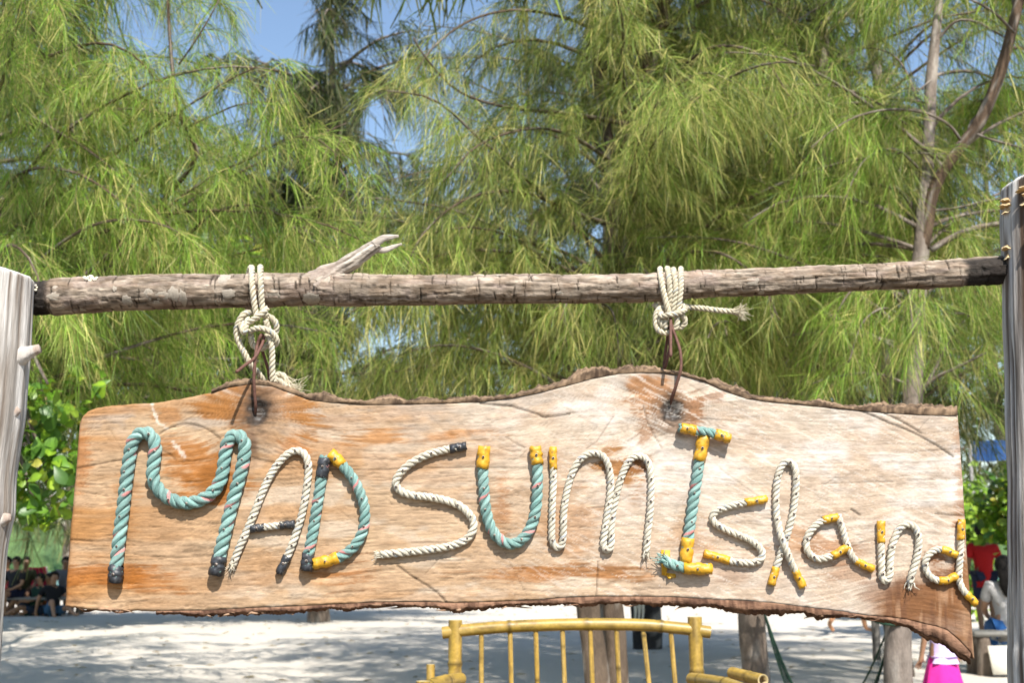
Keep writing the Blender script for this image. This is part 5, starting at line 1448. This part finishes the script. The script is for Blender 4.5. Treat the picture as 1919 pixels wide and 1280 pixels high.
def leafy_tree(label, base, h, crown_c, crown_r, n, seed, scale, name='broadleaf_tree', tr=.15, shades=LEAVES):
    rng = np.random.default_rng(seed)
    t = empty(name, base, label, 'tree' if 'tree' in name else 'shrub')
    C = catmull([base + Vector((0, 0, -.1)), base + Vector((.1, .05, h * .3)), base + Vector((-.05, 0, h * .65)), Vector(crown_c)], .15)
    child('trunk', bark_mesh('trunk', C, np.linspace(tr, tr * .4, len(C)), seed), t)
    P = []
    cc = np.array(crown_c); cr = np.array(crown_r)
    sub_ = rng.normal(0, 1, (14, 3)); sub_ /= np.linalg.norm(sub_, axis=1)[:, None]; sub_ = sub_ * rng.uniform(.35, .8, (14, 1))
    for k, s in enumerate(sub_):
        e = cc + s * cr
        L = catmull([C[int(len(C) * rng.uniform(.4, .9))], (C[-1] + e) / 2 + np.array((0, 0, .1)), e], .15)
        if k < 9: child('branch', bark_mesh('branch', L, np.linspace(tr * .35, tr * .08, len(L)), k, sides=7), t)
        q = rng.normal(0, 1, (n // 14, 3)); q /= np.linalg.norm(q, axis=1)[:, None]
        P.append(e + q * (rng.uniform(.3, 1, (len(q), 1)) ** .5) * cr * .48)
    V, Q, Cc = scatter_leaves(np.vstack(P), rng, 5, .06 * scale, shades, scale)
    child('foliage', mesh_np('foliage', V, Q, None, None, Cc, True, (M_leaf,)), t, kind='stuff')
    return t
# shade tree over the seated people
leafy_tree('spreading broad leaved shade tree over the people at the far left', Vector((-13.0, 22.5, 0)), 4.0, (-9.4, 19.6, 5.6), (4.6, 4.6, 2.0), 1400, 93, 2.3, tr=.28)
gx = U(1868, 1100, 21).x
leafy_tree('yellow green shrub behind the person in the red shirt', Vector((gx, 24, 0)), 1.0, (gx + .2, 24, 1.5), (1.5, 1.1, 1.3), 480, 95, 1.4, name='leafy_shrub', tr=.06, shades=[leaf_mesh(.16, .10, 11, (.20, .32, .03)), leaf_mesh(.14, .09, 12, (.28, .40, .04)), leaf_mesh(.16, .1, 13, (.13, .23, .025))])
gx = U(1905, 1100, 17).x
leafy_tree('dark green leafy shrub beside the right hand post, over the seated person', Vector((gx + .9, 17.5, 0)), 1.6, (gx + .35, 17.5, 2.0), (.75, .7, .75), 260, 97, 1.2, name='leafy_shrub', tr=.06)

leafy_tree('broad leaved shade tree standing out of the picture at the right edge', Vector((11.4, 14.2, 0)), 3.6, (8.9, 14.4, 5.8), (2.9, 2.6, 1.7), 700, 99, 1.9, tr=.2)
# stump-like dark trunk behind the bench
Ys = 17.0
dk = empty('dead_tree', ground_pt(1212, Ys), 'dark wet looking dead trunk with pale drips behind the bamboo bench', 'tree')
C = catmull([ground_pt(1212, Ys), U(1211, 1160, Ys), U(1208, 1120, Ys), U(1205, 1050, Ys), U(1200, 960, Ys)], .05)
child('trunk', bark_mesh('trunk', C, np.linspace(.22, .17, len(C)), 8, ca=(.018, .017, .018), cb=(.05, .045, .042)), dk)
m = MB()
for k, x in enumerate((1190, 1197, 1204)):
    C = catmull([U(x, 1125, Ys - .2), U(x + 1, 1150, Ys - .21), U(x - 1, 1166, Ys - .22)], .03)
    m.tube(C, np.linspace(.03, .012, len(C)), 6)
child('pale_drips', m.mesh('pale_drips', M_paper, col=False), dk, kind='stuff')

# tarp behind the foliage at the right
m = MB()
Yt = 28; n = 14
V = []; 
for i in range(n):
    for j in range(8):
        p = U(1815 + 150 * i / (n - 1), 826 + 38 * j / 7 + 1.5 * math.sin(i * 1.1 + j * .6), Yt + .25 * math.sin(i * .9) + .1 * j)
        V.append(p)
i = np.arange(n - 1)[:, None] * 8; j = np.arange(7)[None]
m.add(np.array(V), np.stack([i + j, i + 8 + j, i + 9 + j, i + j + 1], -1).reshape(-1, 4))
tp = empty('tarpaulin', (U(1880, 900, Yt).x, Yt, 0), 'bright blue tarpaulin strung up among the trees at the far right', 'tarpaulin')
child('sheet', m.mesh('sheet', M_tarp, col=False), tp)
m = MB()
for px in (1817, 1962):
    e = U(px, 826, Yt); m2 = MB(); m2.tube([Vector((e.x, Yt + .05, -.1)), e], .04, 8)
    child('tarp_pole', m2.mesh('tarp_pole', M_plank, col=False), tp)
# ------------------------------------------------------------------ people
def skin_mesh(name, verts, edges, radii, root, mtl, color, levels=1):
    me = bpy.data.meshes.new(name); me.from_pydata([Vector(v) for v in verts], edges, [])
    o = bpy.data.objects.new('temporary', me); COL.objects.link(o)
    md = o.modifiers.new('Skin', 'SKIN'); md.use_smooth_shade = True
    for i, r in enumerate(radii):
        sv = me.skin_vertices[0].data[i]; sv.radius = (r, r) if not hasattr(r, '__len__') else r; sv.use_root = (i == root)
    sb = o.modifiers.new('Sub', 'SUBSURF'); sb.levels = levels; sb.render_levels = levels
    dg = bpy.context.evaluated_depsgraph_get(); dg.update()
    ev = bpy.data.meshes.new_from_object(o.evaluated_get(dg))
    bpy.data.objects.remove(o); bpy.data.meshes.remove(me)
    ev.name = name
    V = np.zeros(len(ev.vertices) * 3, np.float32); ev.vertices.foreach_get('co', V)
    polys = [list(p.vertices) for p in ev.polygons]
    bpy.data.meshes.remove(ev)
    return V.reshape(-1, 3), polys

def ell(c, r, n=12, k=9, cut=None):
    V = []; 
    for i in range(k):
        th = math.pi * i / (k - 1)
        for j in range(n):
            a = 2 * math.pi * j / n
            V.append((c[0] + r[0] * math.sin(th) * math.cos(a), c[1] + r[1] * math.sin(th) * math.sin(a), c[2] + r[2] * math.cos(th)))
    i = np.arange(k - 1)[:, None] * n; j = np.arange(n)[None]; j2 = (j + 1) % n
    return np.array(V), np.stack([i + j, i + n + j, i + n + j2, i + j2], -1).reshape(-1, 4)

BASE = dict(pel=(0, 0, .93), sp=(0, 0, 1.10), ch=(0, .01, 1.30), nk=(0, .01, 1.44), hb=(0, -.005, 1.53), hc=(0, -.012, 1.61), ht=(0, 0, 1.68),
            sl=(-.18, .01, 1.38), el=(-.24, .03, 1.12), wl=(-.26, -.03, .88), hl=(-.265, -.05, .80),
            sr=(.18, .01, 1.38), er=(.24, .03, 1.12), wr=(.26, -.03, .88), hr=(.265, -.05, .80),
            pl=(-.09, 0, .90), kl=(-.10, -.02, .49), al=(-.10, .03, .08), tl=(-.12, -.14, .03),
            pr=(.09, 0, .90), kr=(.10, -.02, .49), ar=(.10, .03, .08), tr=(.12, -.14, .03))
RAD = dict(pel=.135, sp=.115, ch=.135, nk=.055, hb=.066, hc=.088, ht=.058, sl=.062, el=.042, wl=.028, hl=.032, sr=.062, er=.042, wr=.028, hr=.032,
           pl=.088, kl=.056, al=.036, tl=.03, pr=.088, kr=.056, ar=.036, tr=.03)
EDG = [('pel', 'sp'), ('sp', 'ch'), ('ch', 'nk'), ('nk', 'hb'), ('hb', 'hc'), ('hc', 'ht'), ('ch', 'sl'), ('sl', 'el'), ('el', 'wl'), ('wl', 'hl'),
       ('ch', 'sr'), ('sr', 'er'), ('er', 'wr'), ('wr', 'hr'), ('pel', 'pl'), ('pl', 'kl'), ('kl', 'al'), ('al', 'tl'), ('pel', 'pr'), ('pr', 'kr'), ('kr', 'ar'), ('ar', 'tr')]
def shift(d, keys, v):
    for k in keys: d[k] = tuple(np.array(d[k]) + np.array(v))
UP = ['sp', 'ch', 'nk', 'hb', 'hc', 'ht', 'sl', 'el', 'wl', 'hl', 'sr', 'er', 'wr', 'hr']
SIT = dict(BASE)
shift(SIT, UP + ['pel', 'pl', 'pr'], (0, 0, -.45))
SIT.update(kl=(-.13, -.43, .49), al=(-.14, -.40, .08), tl=(-.16, -.56, .03), kr=(.13, -.43, .49), ar=(.14, -.40, .08), tr=(.16, -.56, .03),
           el=(-.24, -.06, .68), wl=(-.18, -.28, .58), hl=(-.15, -.36, .57), er=(.24, -.06, .68), wr=(.18, -.28, .58), hr=(.15, -.36, .57))
WALK = dict(BASE)
WALK.update(kl=(-.09, -.16, .50), al=(-.09, -.26, .09), tl=(-.10, -.42, .05), kr=(.09, .06, .50), ar=(.09, .34, .16), tr=(.10, .24, .04),
            wl=(-.25, .16, .92), hl=(-.25, .20, .85), wr=(.25, -.22, .92), hr=(.25, -.28, .86))
LOUNGE = dict(SIT)   # low on the sand, leaning on one arm, knees bent
shift(LOUNGE, UP + ['pel', 'pl', 'pr'], (0, 0, -.34))
shift(LOUNGE, ['sp'], (0, .05, 0)); shift(LOUNGE, ['ch', 'nk', 'hb', 'hc', 'ht', 'sl', 'sr'], (0, .12, -.02))
LOUNGE.update(kl=(-.14, -.40, .34), al=(-.14, -.62, .07), tl=(-.15, -.77, .04), kr=(.16, -.45, .20), ar=(.22, -.82, .07), tr=(.25, -.96, .08),
              el=(-.26, .20, .36), wl=(-.28, .28, .10), hl=(-.29, .22, .05), er=(.25, -.06, .40), wr=(.20, -.30, .32), hr=(.18, -.37, .33))

def person(label, loc, rz, J, skin, hair, top, bottom, scale=1.0, hair_len='short', skirt=None, group=None, sleeves=True, bottom_len='short'):
    t = empty('person', loc, label, 'person', group)
    Rm = Matrix.Rotation(rz, 3, 'Z') * scale
    W = lambda v: Rm @ Vector(v)
    keys = list(J.keys()); idx = {k: i for i, k in enumerate(keys)}
    verts = [W(J[k]) for k in keys]; edges = [(idx[a], idx[b]) for a, b in EDG]; rad = [RAD[k] * scale for k in keys]
    # five fingers on each hand, fanned from the palm
    for s in 'lr':
        h = Vector(J['h' + s]); d = (h - Vector(J['w' + s])).normalized()
        side = d.cross(Vector((0, 1, .2))).normalized()
        for f in range(5):
            off = (f - 1.7) * .017; ln = (.05, .078, .086, .08, .062)[f]
            root = h + side * off + d * (.018 if f else -.02); tip = root + d * ln * (1 if f else .7) + side * (off * .5 - (.03 if f == 0 else 0)) + Vector((0, -.012, 0))
            mid = (root + tip) / 2 + Vector((0, -.004, 0))
            n = len(verts); verts += [W(root), W(mid), W(tip)]; rad += [.0085 * scale, .0085 * scale, .0065 * scale]; edges += [(idx['h' + s], n), (n, n + 1), (n + 1, n + 2)]
    V, P = skin_mesh('body', verts, edges, rad, idx['pel'], M_skin, skin)
    m = MB(); m.add(V, None, P, skin)
    hc = Vector(J['hc'])
    for c, r, col in ((hc + Vector((0, -.092, -.012)), (.013, .018, .022), skin), (hc + Vector((-.082, .005, -.008)), (.010, .020, .030), skin), (hc + Vector((.082, .005, -.008)), (.010, .020, .030), skin),
                      (hc + Vector((-.032, -.079, .014)), (.013, .010, .008), (.75, .72, .68)), (hc + Vector((.032, -.079, .014)), (.013, .010, .008), (.75, .72, .68)),
                      (hc + Vector((-.032, -.086, .014)), (.006, .005, .006), (.02, .015, .01)), (hc + Vector((.032, -.086, .014)), (.006, .005, .006), (.02, .015, .01)),
                      (hc + Vector((0, -.080, -.048)), (.024, .010, .007), np.array(skin) * np.array((.9, .55, .55)))):
        v, q = ell(c, r, 8, 6); v = np.array([W(x) for x in v]); m.add(v, q, None, col)
    child_local(t, 'body', m.mesh('body', M_skin))
    # hair
    m = MB(); v, q = ell((0, 0, 0), (.104, .112, .112), 20, 13); out = []
    for x, y, z in v:
        if z < -.02 and y < .0: z, y = max(z, -.02), max(y, -.02) if z < -.03 else y
        if y < -.035 and z < .055: y = -.035 + (y + .035) * .15
        nz = 1 + .09 * (vnoise(np.array(x * 60), np.array(z * 60 + y * 40), 950) - .5)
        out.append(W(hc + Vector((x * nz, y * nz + .012, z * nz + .012))))
    m.add(np.array(out), q, None, hair)
    if hair_len == 'long':
        C = catmull([hc + Vector((0, .07, .03)), hc + Vector((0, .115, -.10)), Vector(J['nk']) + Vector((0, .11, -.10)), Vector(J['ch']) + Vector((0, .15, -.02))], .02)
        n = len(C); A = np.linspace(0, 6.283, 14, endpoint=False)
        r = np.interp(np.linspace(0, 1, n), [0, .3, .7, 1], [.07, .085, .08, .03])[:, None] * (1 + .1 * np.sin(A * 5)[None])
        V, Q, P = tube_arrays(C, r, 14); m.add(np.array([W(x) for x in V]), Q, P, hair)
    child_local(t, 'hair', m.mesh('hair', M_cloth))
    def garment(nm, chain, radk, col, ext, extra=None):
        ks = list(dict.fromkeys([k for e in chain for k in e])); ii = {k: i for i, k in enumerate(ks)}
        pos = {k: Vector(J[k]) if k in J else extra[k] for k in ks}
        V, P = skin_mesh(nm, [W(pos[k]) for k in ks], [(ii[a], ii[b]) for a, b in chain], [(radk.get(k, RAD.get(k, .06)) * ext) * scale for k in ks], 0, M_cloth, col)
        nz = fbm(V[:, 0] * 9 + V[:, 2] * 4, V[:, 2] * 9 + V[:, 1] * 5, 960, 3)
        c0 = V.mean(0); V = V + (V - c0) * ((nz - .5) * .07)[:, None]
        mm = MB(); mm.add(V, None, P, col); child_local(t, nm, mm.mesh(nm, M_cloth))
    ex = {}
    for s in 'lr':
        ex['u' + s] = Vector(J['s' + s]).lerp(Vector(J['e' + s]), .75)
        ex['q' + s] = Vector(J['p' + s]).lerp(Vector(J['k' + s]), .80 if bottom_len == 'short' else 1.0)
        ex['z' + s] = Vector(J['k' + s]).lerp(Vector(J['a' + s]), .85)
    ex['pw'] = Vector(J['pel']) + Vector((0, 0, -.07))
    ch = [('pel', 'pw'), ('pel', 'sp'), ('sp', 'ch'), ('ch', 'sl'), ('ch', 'sr')]
    if sleeves: ch += [('sl', 'ul'), ('sr', 'ur')]
    garment('shirt', ch, dict(pw=.14, pel=.14, sp=.13, ch=.145, sl=.07, sr=.07, ul=.062, ur=.062), top, 1.09, ex)
    if skirt is None:
        ch = [('pel', 'pl'), ('pel', 'pr'), ('pl', 'ql'), ('pr', 'qr')]
        if bottom_len == 'long': ch += [('ql', 'zl'), ('qr', 'zr')]
        garment('trousers' if bottom_len == 'long' else 'shorts', ch, dict(pel=.135, pl=.098, pr=.098, ql=.085, qr=.085, zl=.06, zr=.06), bottom, 1.08, ex)
    else:
        z0, z1, r0, r1 = skirt; m = MB(); n, k = 40, 14; V = []
        for i in range(k):
            f = i / (k - 1); z = z0 + (z1 - z0) * f; r = r0 + (r1 - r0) * f ** .8
            for j in range(n):
                a = 2 * math.pi * j / n; rr = r * (1 + .10 * f * math.sin(a * 7 + .6 * math.sin(a * 2)) + .03 * f * math.sin(a * 15))
                V.append(W((rr * math.cos(a), rr * .8 * math.sin(a), z)))
        i = np.arange(k - 1)[:, None] * n; j = np.arange(n)[None]; j2 = (j + 1) % n
        m.add(np.array(V), np.stack([i + j, i + n + j, i + n + j2, i + j2], -1).reshape(-1, 4), None, bottom)
        child_local(t, 'skirt', m.mesh('skirt', M_cloth))
    return t
def child_local(t, name, me):
    return obj(name, me, t)

def on_sand(px, Y): p = U(px, 1100, Y); return Vector((p.x, Y, 0.0))
TAN = (.40, .22, .13); BRN = (.22, .12, .07); BLKH = (.012, .010, .009)
person('person in a red shirt and dark shorts standing with their back turned', on_sand(1846, 18.6), math.pi, BASE, BRN, BLKH, (.42, .012, .015), (.018, .022, .05), 1.02)
S2 = dict(SIT); 
p = on_sand(1874, 13.6)
person('seated person with long dark hair, grey white blouse and blue jeans', p + Vector((.06, 0, 0)), math.pi - .25, S2, TAN, BLKH, (.50, .48, .47), (.03, .12, .33), .98, hair_len='long', bottom_len='long')
person('barefoot person walking on the sand, only bare legs seen below the sign', on_sand(1588, 20.2), math.pi / 2 + .4, WALK, (.48, .24, .12), BLKH, (.45, .28, .18), (.16, .10, .06), 1.0)
person('small child in a hot pink skirt and pale lavender top beside the casuarina trunk', on_sand(1757, 8.9), math.pi + .3, BASE, TAN, BLKH, (.62, .50, .78), (.74, .03, .30), .60, skirt=(.86, .30, .15, .30), hair_len='long')
# the group in the shade at the left
G = 'people resting in the shade'
YG = 26.5
person('seated barefoot person in a black shirt and navy shorts, nearest the left post', on_sand(28, YG), -.35, SIT, TAN, BLKH, (.02, .02, .022), (.015, .018, .05), 1.0, group=G)
person('seated person in a dark olive shirt, second from the left post', on_sand(46, YG + .9), .2, SIT, BRN, BLKH, (.05, .05, .02), (.06, .02, .02), 1.0, group=G)
person('person in a black tee and blue shorts lounging on the sand, closest to the sign', on_sand(103, YG - .3), .6, LOUNGE, TAN, BLKH, (.012, .012, .014), (.05, .12, .20), 1.05, group=G)
person('person in an orange top sitting low behind the one in the black tee', on_sand(84, YG + .5), -.4, LOUNGE, (.45, .24, .13), BLKH, (.55, .16, .03), (.04, .06, .05), 1.0, group=G)
person('seated person in a grey shirt at the right of the resting group', on_sand(121, YG + 1.1), .1, SIT, BRN, BLKH, (.10, .10, .11), (.04, .04, .05), 1.0, group=G)

person('person in dark red clothes seated at the left edge, half hidden by the left post', on_sand(10, YG + .5), .35, SIT, BRN, BLKH, (.12, .015, .02), (.02, .02, .03), 1.0, group=G)
person('person in a dark green top lounging low between the seated people and the beach chair', on_sand(66, YG + .1), -.6, LOUNGE, TAN, BLKH, (.015, .05, .03), (.03, .05, .09), 1.0, group=G)

def plank_bench(label, c, L, Wd, h, rz, name='plank_bench', leg_r=.05, legs=((-.42, -.3), (.42, -.3), (-.42, .3), (.42, .3)), th=.05, boards=3):
    t = empty(name, c, label, 'bench'); t.rotation_euler = (0, 0, rz)
    for k in range(boards):
        m = MB(); w = Wd / boards
        m.box((0, -Wd / 2 + w * (k + .5), h - th / 2), (L, w - .012, th), bev=.008); obj('board', m.mesh('board', M_plank, False, False), t)
    for k, (fx, fy) in enumerate(legs):
        m = MB(); m.add(*bark_tube(catmull([(fx * L, fy * Wd, -.05), (fx * L + .01, fy * Wd, h * .5), (fx * L, fy * Wd, h - th)], .05), np.linspace(leg_r * 1.1, leg_r, len(catmull([(fx * L, fy * Wd, -.05), (fx * L + .01, fy * Wd, h * .5), (fx * L, fy * Wd, h - th)], .05))), k, sides=10))
        obj('leg', m.mesh('leg', M_treebark), t)
    return t
plank_bench('grey weathered plank bench with log legs carrying the seated person in jeans', on_sand(1890, 13.35) + Vector((.10, 0, 0)), 1.15, .5, .44, 0, leg_r=.075)
plank_bench('low dark plank bench under the resting group at the far left', on_sand(45, YG + .4) , 2.2, 1.3, .40, -.05, leg_r=.06)
plank_bench('short plank bench under the person in the grey shirt', on_sand(121, YG + 1.15), .9, .45, .40, 0, leg_r=.05)
# pale board leaning against the bench
m = MB(); m.box((0, 0, .16), (.36, .025, .30), rot=np.array(Matrix.Rotation(-.35, 3, 'X')), bev=.006)
tag(obj('leaning_board', m.mesh('leaning_board', M_paper, False, False), loc=on_sand(1878, 13.0)), 'pale cream board leaning under the grey plank bench', 'board')
# red beach chair
def chair(c, rz):
    t = empty('beach_chair', c, 'low beach chair with a crimson canvas back among the resting people', 'chair'); t.rotation_euler = (0, 0, rz)
    for x in (-.28, .28):
        m = MB(); m.tube(catmull([(x, -.45, 0), (x, .05, .32), (x, .35, 1.05)], .05), .018, 8); obj('frame_rail', m.mesh('frame_rail', M_plank, col=False), t)
        m = MB(); m.tube(catmull([(x, .35, 0), (x, 0, .35), (x, -.35, .42)], .05), .018, 8); obj('frame_rail', m.mesh('frame_rail', M_plank, col=False), t)
    m = MB(); n = 14; V = []
    C = catmull([(0, -.32, .40), (0, -.05, .28), (0, .12, .40), (0, .36, 1.06)], .06)
    for p in C:
        for k in range(7): V.append((-.27 + .09 * k, p[1] + .03 * math.cos((k - 3) / 3 * 1.3), p[2] - .03 * math.cos((k - 3) / 3 * 1.3)))
    V2 = [(a, b + .006, c_ - .006) for a, b, c_ in V]
    i = np.arange(len(C) - 1)[:, None] * 7; j = np.arange(6)[None]; q = np.stack([i + j, i + 7 + j, i + 8 + j, i + j + 1], -1).reshape(-1, 4)
    m.add(np.array(V + V2), np.vstack([q, q[:, ::-1] + len(V)]), None, (.42, .012, .05)); obj('canvas', m.mesh('canvas', M_cloth), t)
chair(on_sand(84, YG + 1.5), math.pi - .3)

# ------------------------------------------------------------------ hammock of green netting between two casuarinas
def hammock():
    A = U(1428, 1135, 10.6); B = U(1672, 1165, 8.5)
    t = empty('net_hammock', (A + B) / 2, 'sagging hammock of fine green netting tied between two casuarina trunks', 'hammock')
    nu, nv = 46, 26
    G = np.zeros((nu, nv, 3))
    for i in range(nu):
        f = i / (nu - 1); c = A.lerp(B, f)
        sag = 4 * f * (1 - f)
        for j in range(nv):
            g = j / (nv - 1) - .5
            wd = .62 * sag ** .6
            G[i, j] = c + Vector((.15 * g * wd, g * wd * 1.0, -.85 * sag - .26 * wd * (1 - (2 * g) ** 2) + .10 * abs(g) * wd))
    for j, nm in ((0, 'edge_rope'), (nv - 1, 'edge_rope')):
        m = MB(); m.tube(G[:, j], .007, 8); child(nm, m.mesh(nm, M_twine, col=False), t)
    m = MB()
    for j in range(nv): m.tube(G[:, j], .0013, 3, caps=False)
    for i in range(nu):
        m.tube(G[i, :], .0013, 3, caps=False)
    F = (G[:-1] + G[1:]) / 2
    for i in range(nu - 1): m.tube(F[i, :], .0013, 3, caps=False)
    child('netting', m.mesh('netting', M_twine, col=False), t, kind='stuff')
    for P, q in ((A, G[1, nv // 2]), (B, G[-2, nv // 2])):
        m = MB(); a = np.linspace(0, 2 * np.pi, 24)
        for k in range(3): m.tube(np.stack([P.x + .115 * np.cos(a), P.y + .115 * np.sin(a) + .02, P.z + .014 * k + .02 * np.sin(a)], -1), .009, 6)
        child('tie_rope', m.mesh('tie_rope', M_twine, col=False), t)
hammock()

# thin dark post in the sand behind the hammock
g = on_sand(1636, 15.2)
tp = empty('stake', g, 'thin dark wooden stake in the sand, behind the hammock', 'post')
C = catmull([g + Vector((0, 0, -.1)), g + Vector((.005, 0, .4)), g + Vector((-.02, 0, .95))], .05)
child('stake_shaft', bark_mesh('stake_shaft', C, np.linspace(.055, .045, len(C)), 3, ca=(.02, .02, .02), cb=(.07, .065, .06), sides=8), tp)
rng = np.random.default_rng(123); m = MB()
for _ in range(420):
    Y = rng.uniform(9, 30); x = rng.uniform(-.46, .46) * Y
    a = rng.uniform(0, 6.28); L = rng.uniform(.03, .09); c, s = math.cos(a), math.sin(a); w = L * .3
    z = .075 + .03
    V = np.array([(0, -L, 0), (w, 0, .012), (0, L, 0), (-w, 0, .01)])
    V = np.stack([V[:, 0] * c - V[:, 1] * s + x, V[:, 0] * s + V[:, 1] * c + Y, V[:, 2]], -1)
    zz = 0.10 * (fbm(V[:, 0] / 6, V[:, 1] / 6, 3, 3) - 0.5) + 0.035 * (fbm(V[:, 0] / 0.9, V[:, 1] / 0.9, 7, 3) - 0.5)
    V[:, 2] += zz + .012
    f = rng.random(); m.add(V, None, [[0, 1, 2, 3]], np.array((.30, .20, .07)) * (1 - f) + np.array((.45, .36, .14)) * f)
obj('fallen_leaves', m.mesh('fallen_leaves', M_leaf), kind='stuff')
